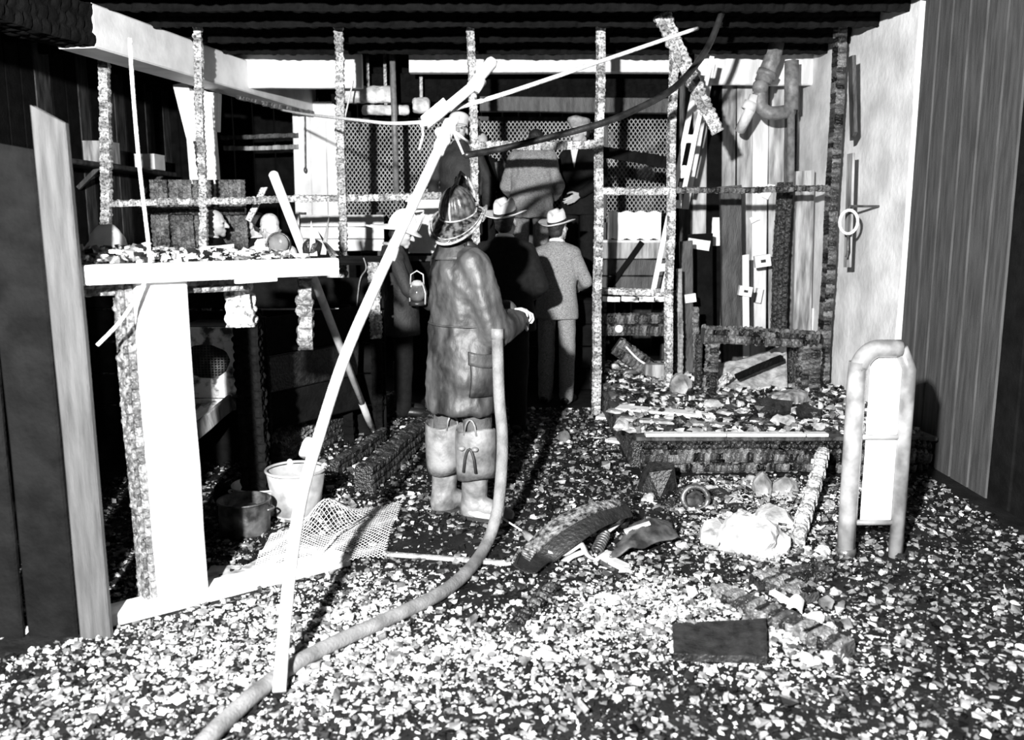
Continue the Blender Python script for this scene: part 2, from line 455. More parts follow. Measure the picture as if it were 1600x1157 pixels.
# near left: added board partition that darkens the edge, kept low for the flash
LA, LB = V((-1.71, 3.54, 0)), V((-0.85, 4.20, 0))        # line of the counter front
LD = (LB - LA).normalized(); LN = V((LD.y, -LD.x, 0))    # LN points to the camera side
wf = thing('wall_left_added', 'added charred board partition with one bare grey upright board', None, LA - LD * 0.5, kind='structure')
def onL(s, out=0.0, z=0.0):
    p = LA + LD * s + LN * out; p.z = z; return p
pg = W(120, 600, 3.42)
plank('board', (pg.x, pg.y, 0), (pg.x - .02, pg.y, 2.06), 0.125, 0.035, 'board_grey', wf, up=(0, 1, 0), seed=8, jag=.05)
xx = pg.x - 0.075
for i in range(5):
    plank('board', (xx - 0.11, 3.44 - .02 * (i % 2), 0), (xx - 0.12, 3.44, 2.0 + .05 * (i % 3)), 0.2, 0.03, 'char_dull', wf, up=(0, 1, 0), seed=20 + i, jag=.08)
    xx -= 0.21

# ------------------------------------------------------------------ burnt stud partition
pf = thing('partition_frame', 'charred stud frame with thin cross rails spanning the room', 'frame', (0, FY, 0))
def stud(top, bot, wpx, zb=None, seed=0, Y=FY, m='ash_char', hk=1.2):
    a, b = W(*top, Y), W(*bot, Y)
    d = (b - a); zt = 3.3
    p1 = a + d * ((zt - a.z) / d.z); zb = b.z if zb is None else zb
    p0 = a + d * ((zb - a.z) / d.z)
    w = wpx / F_PX * Y
    charred('stud', p0, p1, w, w * hk, m, pf, 0.04, 0.013, seed, up=(0, 1, 0), across=True)
stud((163, 95), (168, 400), 15, 0, 1)
stud((310, 95), (320, 400), 12.5, 0, 2)
stud((530, 95), (536, 400), 13, 0, 3)
stud((737, 95), (742, 300), 12, 0, 4)
stud((938, 95), (931, 655), 13, 0, 5)
stud((1052, 95), (1043, 612), 12, 0.25, 6)
stud((1311, 95), (1284, 612), 16, 0.25, 7, 7.7, 'ash_grey')
def rail(a, b, wpx, seed, m='ash_char', Y=FY):
    w = wpx / F_PX * Y
    charred('rail', W(*a, Y), W(*b, Y), w, w, m, pf, 0.035, 0.010, seed, across=True)
rail((165, 318), (690, 306), 10, 11)
rail((745, 229), (931, 226), 13, 12)
rail((937, 299), (1050, 298), 11, 13)
rail((1050, 298), (1296, 295), 9, 14, 'ash_grey', 7.65)

# hanging burnt rafter end
charred('rafter_end', W(1032, 22, 7.2), W(1122, 207, 7.2), 0.13, 0.10, 'ash_char', None, 0.04, 0.015, 15, across=True, t=0.75, up=(0, 1, 0),
        label='short charred rafter end hanging down beside the slotted strip', cat='beam')

# pale beam, bracketed post and end post of the office
beam = thing('ceiling_beam', 'white painted ceiling beam running back over the office', 'beam', (-2.85, 9, 2.9))
a, b = W(120, 78, 6.6), W(475, 178, 10.7)
charred('burnt_end', a + (a - b) * .6 + V((0, 0, .16)), a + V((0, 0, .16)), 0.29, 0.29, 'char_dull', beam, .09, .015, 19)
plank('beam_body', a + V((0, 0, .16)), b + V((0, 0, .16)), 0.3, 0.30, 'paint', beam, seed=1)
charred('scorched_edge', W(345, 148, 9.2) + V((.16, 0, -.01)), b + V((.16, 0, -.02)), 0.05, 0.07, 'ash_grey', beam, 0.05, 0.01, 16)
post = thing('bracket_post', 'white post with splayed bracket head under the ceiling beam', 'post', W(325, 470, 8.75))
pz = W(325, 285, 8.75)
plank('shaft', (pz.x, pz.y, 0), (pz.x - .06, pz.y, 2.86), 0.21, 0.16, 'paint', post, up=(0, 1, 0), seed=2)
plank('side_strip', (pz.x + .125, pz.y - .03, 0), (pz.x + .07, pz.y - .03, 2.72), 0.06, 0.1, 'paint', post, up=(0, 1, 0), seed=3)
MB().bar((pz.x - .08, pz.y, 2.38), (pz.x - .19, pz.y, 2.93), 0.14, 0.12, (0, 1, 0)).build('brace', 'paint', post)
MB().bar((pz.x + .07, pz.y, 2.5), (pz.x + .10, pz.y, 2.85), 0.12, 0.1, (0, 1, 0)).build('brace', 'paint', post)
charred('burnt_cleat', (pz.x - .02, pz.y - .12, 1.9), (pz.x - .05, pz.y - .12, 2.4), 0.04, 0.04, 'char', post, 0.05, 0.008, 3)
ep = thing('end_post', 'broad white boarded post at the end of the ceiling beam', 'post', W(495, 560, 10.6))
for i, (pa, pb_) in enumerate(((460, 486), (487, 511), (512, 529))):
    q0, q1 = W((pa + pb_) / 2, 350, 10.6), W((pa + pb_) / 2 - 3, 140, 10.6)
    plank('board', (q0.x, q0.y, 0), (q1.x, q1.y, 3.0), (pb_ - pa) / F_PX * 10.6, 0.05, 'paint', ep, up=(0, 1, 0), seed=30 + i)
MB().tube([W(476, 178, 10.5), W(477, 262, 10.5)], 0.008, 6).build('pull_cord', 'iron', ep)
MB().ell(W(477, 266, 10.5), (.02, .02, .035)).build('cord_knob', 'iron', ep, True)
# pale headers under the ceiling
plank('header_beam', W(410, 112, 9.0) + V((-.5, 0, 0)), W(566, 112, 9.0), 0.32, 0.10, 'paint', None, up=(0, 1, 0), seed=6, label='thick white header beam over the broad white post', cat='beam')
plank('header_beam', W(640, 100, 9.0), W(1060, 100, 9.0), 0.17, 0.12, 'board_pale', None, up=(0, 1, 0), seed=7, label='long pale header beam above the wire mesh screens', cat='beam')
plank('header_beam', W(1085, 108, 8.9), W(1300, 108, 8.9), 0.30, 0.06, 'sheet_pale', None, up=(0, 1, 0), seed=8, label='pale sheet header above the upright scorched panels', cat='beam')
charred('cross_beam', W(520, 140, 9.6), W(1075, 132, 9.6), 0.30, 0.2, 'char_dull', None, 0.08, 0.012, 17, up=(0, 1, 0), label='black charred cross beam above the wire screens', cat='beam')
plank('cross_beam', W(750, 163, 9.4), W(1045, 166, 9.4), 0.15, 0.1, 'board_dark', None, up=(0, 1, 0), seed=9, label='sooty lower cross beam over the group of men', cat='beam')
charred('slanted_beam', W(940, 238, 8.1), W(1066, 258, 8.1), 0.10, 0.08, 'char_dull', None, 0.08, 0.01, 18, up=(0, 1, 0), label='short black slanted beam across the right mesh screen', cat='beam')
# lagged ducts
for i, (x0, x1, yy, th, lab) in enumerate(((534, 617, 148, 26, 'upper pale lagged duct stub beside the broad white post'),
                                          (566, 640, 172, 16, 'lower thin lagged duct below the pale stub'),
                                          (645, 672, 165, 24, 'short square lagged duct end beside the broken pole'))):
    a, b = W(x0, yy, 9.3), W(x1, yy, 9.3); r = th / 2 / F_PX * 9.3
    mb = MB().tube([a, a + (b - a) * .02, a + (b - a) * .5, a + (b - a) * .97, b], [r * .8, r, r * 1.02, r, r * .75], 10)
    link('lagged_duct', remesh(mb, 0.02, 1, lambda c: fold(c, 22, 0.008)), 'duct', None, True, lab, 'duct')
    mid_ = (a + b) / 2
    MB().bar(mid_ + V((0, -.0, r * .5)), V((mid_.x, mid_.y, 3.3)), .03, .01, (0, 1, 0)).build('strap', 'iron', bpy.data.objects[[o_.name for o_ in COL.objects if o_.name.startswith('lagged_duct')][-1]])
MB().tube([W(612, 60, 9.1), W(616, 180, 9.1), W(620, 318, 9.1)], 0.03, 8).build('hanger_rod', 'pipe', None, True, 'thin grey hanger rod in front of the left mesh screen', 'rod')

# wire mesh screens in frames
def mesh_screen(x0, x1, y0, y1, Y, label, fr='board_dark', foot=0.0, head=None):
    a, b = W(x0, y1, Y), W(x1, y0, Y)
    t = thing('mesh_screen', label, 'screen', ((a.x + b.x) / 2, Y, a.z), 'wire mesh screens')
    fw = 0.05
    plank('frame_rail', (a.x, Y, a.z), (b.x, Y, a.z), fw, .05, fr, t, up=(0, 1, 0), seed=1)
    plank('frame_rail', (a.x, Y, b.z), (b.x, Y, b.z), fw, .05, fr, t, up=(0, 1, 0), seed=2)
    plank('frame_stile', (a.x, Y, min(a.z, foot)), (a.x, Y, head or b.z), fw, .05, fr, t, up=(0, 1, 0), seed=3)
    plank('frame_stile', (b.x, Y, min(a.z, foot)), (b.x, Y, head or b.z), fw, .05, fr, t, up=(0, 1, 0), seed=4)
    mb = MB(); px, pz = 0.046, 0.064; w_, h_ = b.x - a.x, b.z - a.z
    n = int(w_ / px) + int(h_ / pz) + 2
    for sgn in (1, -1):
        for i in range(-int(h_ / pz) - 1, int(w_ / px) + int(h_ / pz) + 2):
            # line x = i*px + sgn*(z/pz)*px
            za, zb = 0.0, h_
            xa, xb = i * px + sgn * za / pz * px, i * px + sgn * zb / pz * px
            # clip to 0..w_
            def zx(xv): return (xv - i * px) / (sgn * px) * pz
            lo, hi = sorted((zx(0), zx(w_)))
            z0, z1 = max(0, lo), min(h_, hi)
            if z1 - z0 < 0.02: continue
            xs0, xs1 = i * px + sgn * z0 / pz * px, i * px + sgn * z1 / pz * px
            mb.bar((a.x + xs0, Y + .004 * sgn, a.z + z0), (a.x + xs1, Y + .004 * sgn, a.z + z1), 0.008, 0.008, (0, 1, 0))
    mb.build('wire_mesh', 'mesh_wire', t)
    return t
mesh_screen(540, 735, 188, 352, 10.2, 'left diamond mesh screen behind the fireman in the white cap')
mesh_screen(748, 930, 186, 330, 10.4, 'middle diamond mesh screen behind the wide tweed coat')
mesh_screen(944, 1048, 180, 345, 10.0, 'right diamond mesh screen above the white corrugated block')
mesh_screen(945, 1070, 92, 150, 9.9, 'narrow dark mesh screen high under the long pale header', foot=9, head=3.3)

# scorched boards and sheets right of the screens
rp = thing('panel_wall', 'row of upright scorched boards and sheets behind the pipes', 'panelling', (2.2, 9.25, 0.25))
for i, (x0, x1, yt, m_, dy) in enumerate(((1062, 1082, 115, 'board_dark', .0), (1083, 1104, 115, 'sheet', -.03), (1105, 1128, 125, 'char_dull', .02), (1129, 1150, 128, 'board_mid', 0),
        (1151, 1174, 128, 'sheet', -.03), (1175, 1200, 132, 'sheet_pale', 0), (1201, 1224, 128, 'sheet', -.02), (1225, 1244, 118, 'board_dark', .02), (1245, 1268, 118, 'sheet_pale', -.02),
        (1269, 1292, 118, 'sheet_pale', .0), (1293, 1312, 118, 'paint_old', -.02))):
    q0, q1 = W((x0 + x1) / 2, 560, 9.25), W((x0 + x1) / 2, yt, 9.25)
    plank('panel', (q0.x - (.02 if i % 2 else 0), 9.25 + dy, 0.0), (q1.x, 9.25 + dy, q1.z), (x1 - x0) / F_PX * 9.25, 0.03, m_, rp, up=(0, 1, 0), seed=60 + i)

# ------------------------------------------------------------------ near left counter
ct = thing('counter', 'burnt counter frame with white ledge board and broad white post', 'counter', onL(0.4))
LZ = 1.43                                  # underside of the ledge
# ledge: front boards and rough boards behind
plank('ledge_board', onL(-0.02, 0.05, LZ + .035), onL(1.09, 0.05, LZ + .035), 0.10, 0.075, 'paint', ct, seed=1, jag=0.01)
for i in range(4):
    plank('top_board', onL(-0.06, -0.09 - .19 * i, LZ + .035), onL(1.02 - .07 * i, -0.09 - .19 * i, LZ + .035), 0.18, 0.05, 'board_mid' if i % 2 else 'ash_grey', ct, seed=2 + i, jag=0.04)
charred('bearer', onL(-0.1, -0.06, LZ - .03), onL(0.70, -0.06, LZ - .03), 0.05, 0.06, 'ash_grey', ct, 0.04, 0.008, 70)
a = W(395, 440, 4.05)
plank('splinter', onL(.60, 0.09, LZ - .012), onL(.78, 0.09, LZ - .008), 0.03, 0.02, 'paint', ct, seed=9)
# broad white post with rough strip beside it
p = W(262, 700, 3.80)
s_post = (V((p.x, p.y, 0)) - LA).dot(LD)
plank('post', onL(s_post, 0.0, 0.06), onL(s_post - .015, 0.0, LZ), 0.205, 0.085, 'paint', ct, up=LN, seed=10)
charred('burnt_stud', onL(s_post - .135, -.05, 0.06), onL(s_post - .15, -.05, LZ), 0.06, 0.09, 'ash_grey', ct, 0.04, 0.012, 71, up=LN)
# sill
plank('sill', onL(-0.03, 0.0, 0.03), onL(1.10, 0.0, 0.03), 0.13, 0.055, 'board_pale', ct, seed=11, jag=0.02)
# behind the counter front: column built for a shadow band, and hanging burnt ends
def cpost(px, Y, wpx, z0, z1, m_, seed, name='shadow_column', t=1.0):
    q = W(px, 600, Y); w = wpx / F_PX * Y
    charred(name, (q.x, Y, z0), (q.x, Y, z1), w, w * .9, m_, ct, 0.05, 0.014, seed, up=(0, 1, 0), t=t)
cpost(392, 5.0, 40, 0.0, 1.18, 'char_dull', 72)  # shadow band of the broad white post, built as a black column
cpost(383, 4.14, 44, 1.19, 1.40, 'ash_char', 73, 'hanging_stub', 0.8)
cpost(482, 4.34, 24, 1.05, 1.40, 'ash_grey', 74, 'hanging_stub')
# black office counter behind, open side boards
bc = thing('office_counter', 'long black burnt office counter behind the white ledge', 'counter', (-2.2, 6.85, 0))
xr = W(600, 500, 6.85).x
plank('top', (-4.2, 7.1, 1.36), (xr, 7.1, 1.36), 0.55, 0.05, 'char_dull', bc, seed=1)
for i in range(5):
    plank('front_board', (-4.2, 6.87, .12 + .25 * i), (xr, 6.87, .12 + .25 * i), 0.235, 0.03, 'char_dull', bc, up=(0, 1, 0), seed=2 + i)
charred('end_post', (xr - .06, 6.81, 0.78), (xr - .06, 6.81, 1.36), 0.085, 0.08, 'ash_char', bc, 0.035, 0.012, 75)
charred('end_post', (xr - .06, 6.81, 0.0), (xr - .06, 6.81, 0.78), 0.08, 0.08, 'char_dull', bc, 0.05, 0.012, 76)
# receding burnt boards below
q0, q1 = W(372, 600, 5.6), W(560, 560, 6.6)
for i, (z, m_) in enumerate(((0.98, 'char_dull'), (0.72, 'char'), (0.46, 'char_dull'))):
    plank('fallen_partition' if i == 0 else 'fallen_partition', (q0.x, q0.y + .08 * i, z - .06), (q1.x, q1.y, z - .06), 0.25, 0.03, m_, None, up=(.6, -.8, 0), seed=31 + i, jag=.03,
          label=('topmost black burnt board behind the sloping pike pole', 'middle glistening burnt board behind the sloping pike pole', 'lowest black burnt board behind the sloping pike pole')[i], cat='board')
# props carrying the three boards
charred('board_prop', (q0.x + .1, q0.y + .22, 0), (q0.x + .1, q0.y + .22, 1.05), 0.08, 0.08, 'char_dull', None, 0.06, 0.01, 77, label='black prop carrying the burnt boards near the buckets', cat='post')
charred('board_prop', (q1.x - .1, q1.y + .05, 0), (q1.x - .1, q1.y + .05, 1.05), 0.08, 0.08, 'char_dull', None, 0.06, 0.01, 78, label='black prop carrying the burnt boards by the office counter', cat='post')

# scorched stove cabinet with a round grille, seen under the ledge
st = thing('stove_cabinet', 'blistered white stove cabinet with round perforated grille under the ledge', 'stove', W(325, 700, 6.0))
def P4(px, py, dy=0.0): return W(px, py, 6.0 + dy)
a, b = P4(272, 512), P4(372, 622)
R0 = 0.142; cx, cz = (P4(322, 565).x, P4(322, 565).z)
mb = MB(); n = 48; rr = []
x0, x1, z0, z1 = a.x, b.x, b.z, a.z
outer = []; inner = []
angs = sorted([2 * math.pi * k / n for k in range(n - 4)] + [math.atan2(zz - cz, xx_ - cx) % (2 * math.pi) for xx_ in (x0, x1) for zz in (z0, z1)])
for th in angs:
    c, s = math.cos(th), math.sin(th)
    tt = min(((x1 - cx) / c if c > 0 else (x0 - cx) / c) if abs(c) > 1e-6 else 9, ((z1 - cz) / s if s > 0 else (z0 - cz) / s) if abs(s) > 1e-6 else 9)
    outer.append(V((cx + c * tt, 6.0, cz + s * tt)))
    rj = R0 * (1 + .06 * mnoise.noise(V((c * 3, s * 3, 1))))
    inner.append(V((cx + c * rj * 1.15, 6.0, cz + s * rj * .82)))
mb.rings([outer, inner, [p + V((0, .02, 0)) for p in inner], [p + V((0, .02, 0)) for p in outer], outer], cap=False)
mb.build('front_plate', 'paint_old', st)
mb = MB()
for i in range(-7, 8):
    mb.bar((cx + i * .0225, 6.025, cz - .135), (cx + i * .0225, 6.025, cz + .135), .006, .006, (0, 1, 0))
    mb.bar((cx - .165, 6.03, cz + i * .018), (cx + .165, 6.03, cz + i * .018), .006, .006, (0, 1, 0))
mb.build('grille', 'iron', st)
MB().box(((x0 + x1) / 2, 6.27, (z0 + z1) / 2), (x1 - x0, 0.4, z1 - z0)).build('body', 'black_metal', st)
plank('apron', P4(272, 632), P4(368, 632), 0.08, 0.03, 'paint_old', st, up=(0, 1, 0), seed=3)
MB().box(((x0 + x1) / 2, 6.14, z0 / 2), (x1 - x0 - .06, 0.25, z0)).build('plinth', 'char_dull', st)
# sloping tray edge in front of it
tr = thing('drawer_tray', 'pale open drawer sloping out below the round grille', 'drawer', W(320, 700, 5.1))
a, b = W(262, 712, 5.25), W(362, 628, 5.85)
plank('front', a, b, 0.10, 0.03, 'board_mid', tr, up=(.7, -.7, 0), seed=1)
c = W(245, 640, 4.85)
MB().grid(lambda u, v: a + (b - a) * u + V((-.22, .22, .0)) * v + V((0, 0, -.02 + .02 * mnoise.noise(V((u * 6, v * 6, 0))))), 14, 10, 0.02).build('bottom', 'paint_old', tr)
lg = (a + b) / 2 + V((-.11, .11, 0))
charred('burnt_leg', (lg.x, lg.y, 0), (lg.x, lg.y, lg.z - .03), 0.09, 0.09, 'char_dull', tr, .05, .01, 5)

# metal ware under the counter
def G0(px, py): return G(px, py, 0.0)
bk = G(465, 806); 
t = thing('bucket', 'white galvanised bucket with flared rim behind the leaning pole', 'bucket', bk)
R_, H_ = 0.166, 0.275
MB().lathe([(R_ * .72, 0), (R_ * .74, .0), (R_ * .99, H_ - .012), (R_ * .97, H_ - .012), (R_ * .70, .012), (0.001, .012)], 36, bk, cap=True).build('shell', 'galv', t, True)
MB().tube([bk + V((R_ * math.cos(i * math.pi / 18), R_ * math.sin(i * math.pi / 18), H_)) for i in range(37)], .008, 8).build('rim', 'galv', t, True)
MB().tube([bk + V((R_ * .76 * math.cos(i * math.pi / 18), R_ * .76 * math.sin(i * math.pi / 18), .02)) for i in range(37)], .006, 8).build('foot_ring', 'galv', t, True)
for sx in (-.42, .9):
    MB().ell(bk + V((R_ * sx, R_ * math.sqrt(1 - sx * sx), H_ - .005)), (.02, .012, .025)).build('ear', 'galv', t, True)
def pot(px, py, R_, H_, m_, label, lidmat=None):
    g = G(px, py); g.y += R_
    t = thing('cooking_pot', label, 'pot', g)
    MB().lathe([(R_ * .9, 0), (R_ * .97, .012), (R_, H_ * .5), (R_ * .99, H_), (R_ * 1.04, H_ + .004), (R_ * .95, H_ + .002), (R_ * .93, .02), (.001, .02)], 32, g).build('body', m_, t, True)
    MB().tube([g + V((R_ * 1.02 * math.cos(i * math.pi / 16), R_ * 1.02 * math.sin(i * math.pi / 16), H_)) for i in range(33)], .006, 6).build('rim', m_, t, True)
    for sx in (-1, 1):
        MB().tube([g + V((sx * R_ * (1 + .18 * math.sin(k * math.pi / 6)), -.04 + .08 * k / 6, H_ * .75)) for k in range(7)], .006, 6).build('handle', m_, t, True)
    return t, g
t, g = pot(372, 846, 0.135, 0.185, 'iron', 'sooty round cooking pot nearest the broad white post')
MB().ell(g + V((0, 0, .10)), (.11, .11, .06)).build('burnt_contents', 'char', t, True)
pot(398, 815, 0.16, 0.17, 'steel', 'wider pale cooking pot beside the bucket')
g = G(347, 838); g.y += .14
# charred plank on edge with a lump, behind the pots
lump(W(348, 775, 5.05) * 1.0, (.05, .05, .07), 11).build('char_lump', 'char_dull', None, False, 'black charred lump above the sooty cooking pot', 'lump', origin=None)

# sheets on the floor
def flat_sheet(name, corners, th, m_, label, cat, wav=0.006, z=0.0, nu=16, nv=10, seed=0, **kw):
    c = [V(q) for q in corners]
    def fn(u, v):
        p = (c[0] * (1 - u) + c[1] * u) * (1 - v) + (c[3] * (1 - u) + c[2] * u) * v
        return p + V((0, 0, z + th + .002 + wav * (1 + mnoise.noise(V((p.x * 7, p.y * 7, seed))))))
    return MB().grid(fn, nu, nv, th).build(name, m_, None, False, label, cat, **kw)
flat_sheet('tin_tray', [G(378, 897), G(445, 912), G(538, 872), G(455, 856)], 0.012, 'sheet', 'pale flat tin tray lying on the crumpled wire netting', 'tray', .003, .015)
flat_sheet('wall_board', [G(300, 936), G(440, 915), G(470, 890), G(330, 890)], 0.01, 'sheet', 'white wallboard scrap lying against the counter sill', 'board', .006, .0)
# crumpled wire netting
def net_fn(u, v):
    p = G(395 + 205 * u + 30 * v, 902 - 14 * u - 95 * v * (0.55 + .45 * u))
    h = .02 + .03 * (1 + mnoise.noise(V((u * 4, v * 4, 2)))) + .14 * math.exp(-((u - .42) ** 2 + (v - .85) ** 2) / .03) + .05 * math.exp(-((u - .9) ** 2 + (v - .4) ** 2) / .04)
    return V((p.x, p.y, h))
mb = MB(); nn = 26
for i in range(-nn, 2 * nn):
    for sg in (1, -1):
        pts = []
        for k in range(0, nn + 1):
            u, v = (i + sg * k) / nn, k / nn
            if 0 <= u <= 1: pts.append(net_fn(u, v) + V((0, 0, .002 * sg)))
        if len(pts) > 1: mb.tube(pts, 0.0016, 4)
mb.build('wire_netting', 'wire', None, False, 'crumpled diamond wire netting on the floor beside the bucket', 'netting')
MB().tube([net_fn(.5, .1), net_fn(.58, .45) + V((0, 0, .03)), net_fn(.8, .75) + V((0, 0, .03))], .005, 6).build('bent_wire', 'wire', None, True, 'bent stiff wire lying over the netting', 'wire')
lt = G(512, 820); 
# burnt joists on the floor behind the bucket
for i, (a, b, w, h, lab) in enumerate((((570, 772), (692, 660), .12, .17, 'long black joist on the floor left of the rubber boots'),
                                       ((520, 745), (600, 690), .07, .10, 'short black joist between the ember heaps'),
                                       ((500, 700), (612, 648), .12, .20, 'thick glistening burnt joist by the foot of the pike pole'))):
    pa, pb_ = G(*a), G(*b); pa.z = pb_.z = h / 2 + .003
    charred('fallen_joist', pa, pb_, w, h, 'char', None, 0.055, 0.012, 80 + i, label=lab, cat='beam')
charred('burnt_log', G(418, 690, .2) + V((0, 0, -.09)), G(505, 640, .2) + V((0, 0, -.07)), 0.2, 0.16, 'ash_grey', None, 0.035, 0.02, 85, label='split burnt log with pale grain under the burnt boards', cat='log')
plank('burnt_stake', G(548, 665), G(575, 660) + V((.02, 0, .36)), 0.09, 0.03, 'ash_grey', None, up=(0, 1, 0), seed=12, label='short grey stake standing behind the crossing poles', cat='stake')
MB().box(G(622, 606) + V((0, 0.05, .13)), (.09, .09, .26)).build('stake_block', 'board_mid', None, label='small grey block on end under the coat with the lantern', cat='block')

# ------------------------------------------------------------------ poles, wires, hose
pb0 = G(437, 1092)
bp = thing('broken_pole', 'long pale pole with taped break leaning up from the floor', 'pole', pb0)
pts = [(pb0 + V((0, 0, .025))), W(443, 1000, 3.08), W(455, 880, 3.24), W(472, 775, 3.42), W(496, 690, 3.58), W(538, 560, 3.80), W(590, 440, 4.02), W(640, 332, 4.2), W(688, 228, 4.4)]
def spline(pts, m=6):
    out = []
    for i in range(len(pts) - 1):
        p0, p1, p2, p3 = pts[max(i - 1, 0)], pts[i], pts[i + 1], pts[min(i + 2, len(pts) - 1)]
        for k in range(m):
            t = k / m
            out.append(0.5 * ((2 * p1) + (p2 - p0) * t + (2 * p0 - 5 * p1 + 4 * p2 - p3) * t * t + (3 * p1 - p0 - 3 * p2 + p3) * t ** 3))
    out.append(pts[-1]); return out
MB().tube(spline(pts), .0245, 12).build('shaft', 'pole', bp, True)
MB().tube([W(478, 712, 3.52), W(483, 696, 3.56), W(486, 690, 3.575)], .029, 12).build('ferrule', 'pole', bp, True)
MB().tube([W(608, 405, 4.07), W(616, 388, 4.1)], .028, 12).build('ferrule', 'pole', bp, True)
J = W(690, 224, 4.4)
link('splice', remesh(MB().cap(W(686, 236, 4.38), .03, W(702, 196, 4.42), .036).cap(W(702, 196, 4.42), .034, W(712, 184, 4.42), .02).ell(W(692, 208, 4.38), (.04, .03, .03)), .008, 1, lambda c: fold(c, 40, .006)), 'paint', bp, True)
MB().bar(W(664, 192, 4.4), W(699, 163, 4.42), .062, .05, (0, 1, 0)).build('sleeve', 'paint', bp)
MB().tube([W(699, 168, 4.42), W(735, 138, 4.45), W(768, 98, 4.5), W(772, 92, 4.5)], [.025, .024, .03, .02], 12).build('upper_shaft', 'pole', bp, True)
MB().tube([W(740, 140, 4.44), W(752, 124, 4.46)], .031, 12).build('collar', 'pole', bp, True)
MB().tube([W(656, 194, 4.4), W(668, 191, 4.4)], .016, 8).build('peg', 'paint', bp, True)
MB().tube([W(660, 196, 4.38), W(661, 212, 4.38), W(655, 234, 4.38)], .006, 6).build('loose_wire', 'wire', bp, True)
MB().tube([W(709, 206, 4.4), W(724, 241, 4.4)], .006, 6).build('loose_wire', 'wire', bp, True)
MB().tube([W(710, 206, 4.4), W(735, 224, 4.5)], .007, 6).build('loose_wire', 'wire', bp, True)

pp = thing('pike_pole', 'straight pale pike pole with hooked tip crossing behind the taped pole', 'pole', G(588, 692))
tip = G(585, 686); a = W(427, 272, 5.2)
b = tip + (a - tip).normalized() * .06; b.z += .03
MB().tube([a + (a - b).normalized() * .012, a, a + (b - a) * .5, b], [.016, .028, .027, .024], 12).build('shaft', 'pole', pp, True)
mid = a + (b - a) * .86
MB().tube([mid, b], .0255, 12).build('scorched_end', 'pole_end', pp, True)
MB().tube(spline([b, b + V((.03, -.05, -.03)), b + V((.05, -.12, -.05)), b + V((.0, -.16, -.05)), b + V((-.05, -.15, -.035))], 4), .009, 7).build('hook', 'steel', pp, True)

def wire(name, pts, r, m_, label, cat, n=7):
    return MB().tube(spline(pts, 6), r, n).build(name, m_, None, True, label, cat)
wire('cord', [W(203, 60, 3.75), W(207, 130, 3.75), W(218, 260, 3.72), W(232, 380, 3.68), W(234, 415, 3.62), W(222, 450, 3.60), W(190, 500, 3.5), W(152, 540, 3.45)], .0075, 'rope', 'pale cord hanging past the ledge board', 'cord')
wire('slack_cable', [W(440, 172, 8.6), W(480, 179, 7.2), W(560, 188, 5.6), W(610, 193, 4.9), W(664, 191, 4.4)], .010, 'rope', 'slack pale cable running from the beam to the taped pole', 'cable')
wire('taut_cable', [W(672, 181, 4.38), W(720, 167, 4.5), W(800, 143, 4.7), W(950, 92, 5.2), W(1090, 44, 5.6)], .012, 'rope', 'taut pale cable rising right from the taped pole', 'cable')
wire('black_conduit', [W(725, 243, 6.2), W(790, 231, 6.3), W(930, 196, 6.4), W(1000, 168, 6.5), W(1050, 140, 6.6), W(1082, 108, 6.7), W(1108, 70, 6.8), W(1128, 20, 6.9)], .024, 'black_metal', 'black bent conduit sweeping up across the men', 'conduit', 10)
wire('light_wire', [W(552, 126, 8.93), W(543, 165, 8.9), W(538, 188, 8.9)], .008, 'wire', 'thin stray wire hanging from the white header', 'wire')
wire('thin_wire', [W(568, 403, 6.8), W(572, 420, 6.8), W(562, 440, 6.82), W(556, 500, 6.82), W(553, 560, 6.82)], .006, 'pipe', 'thin wire trailing down the black counter front', 'wire')

hose_pts = [W(777, 527, 4.72), W(778, 560, 4.70), W(780, 620, 4.66), W(785, 690, 4.60), W(781, 770, 4.50), W(773, 815, 4.42)] 
g1 = [G(758, 865), G(730, 905), G(690, 938), G(640, 964), G(580, 992), G(515, 1022), G(462, 1052), G(400, 1098), G(330, 1165), G(250, 1260)]
for q in g1: q.z = .034
hp = spline(hose_pts + g1, 7)
hs = thing('fire_hose', 'canvas fire hose curving from the fireman down across the debris', 'hose', g1[4])
MB().tube(hp, .031, 14).build('hose_line', 'hose', hs, True)
MB().tube([hose_pts[0] + V((0, 0, .045)), hose_pts[0] + V((0, 0, -.01))], .034, 14).build('coupling', 'brass', hs, True)

# ------------------------------------------------------------------ right side: burnt raised floor
PZ = 0.25
rf = thing('raised_floor', 'raised burnt wooden floor on charred joists', 'platform', (1.75, 5.8, 0))
y = 5.80; i = 0
while y < 9.1:
    w = 0.19 + .03 * rng.random()
    xl = 0.80 + rng.uniform(-.04, .06)
    plank('floor_board', (xl, y + w / 2, PZ - .02), (2.82, y + w / 2, PZ - .02 + rng.uniform(-.006, .006)), w - .012, .03, rng.choice(['char', 'board_dark', 'ash_grey', 'board_dark']), rf, seed=200 + i, jag=.02)
    y += w; i += 1
for k, (z, dy, hh) in enumerate(((.195, .0, .045), (.125, -.02, .085), (.045, .02, .075))):
    charred('front_joist', (0.86, 5.80 + dy, z), (2.78, 5.80 + dy, z), .07, hh, 'ash_grey' if k else 'char', rf, .04, .022, 90 + k, across=True)
charred('side_joist', (0.84, 5.84, .12), (0.80, 9.0, .12), .07, .2, 'char', rf, .06, .012, 93)
for k, (x0, x1) in enumerate(((1008, 1132), (1134, 1255), (1258, 1290))):
    a, b = W(x0, 687 + (x0 - 1008) * .045, 5.82), W(x1, 687 + (x1 - 1008) * .045, 5.82)
    a.z = b.z = PZ + .014
    plank('edge_lath', a, b, .075, .022, 'board_pale', rf, seed=95 + k, jag=.01)

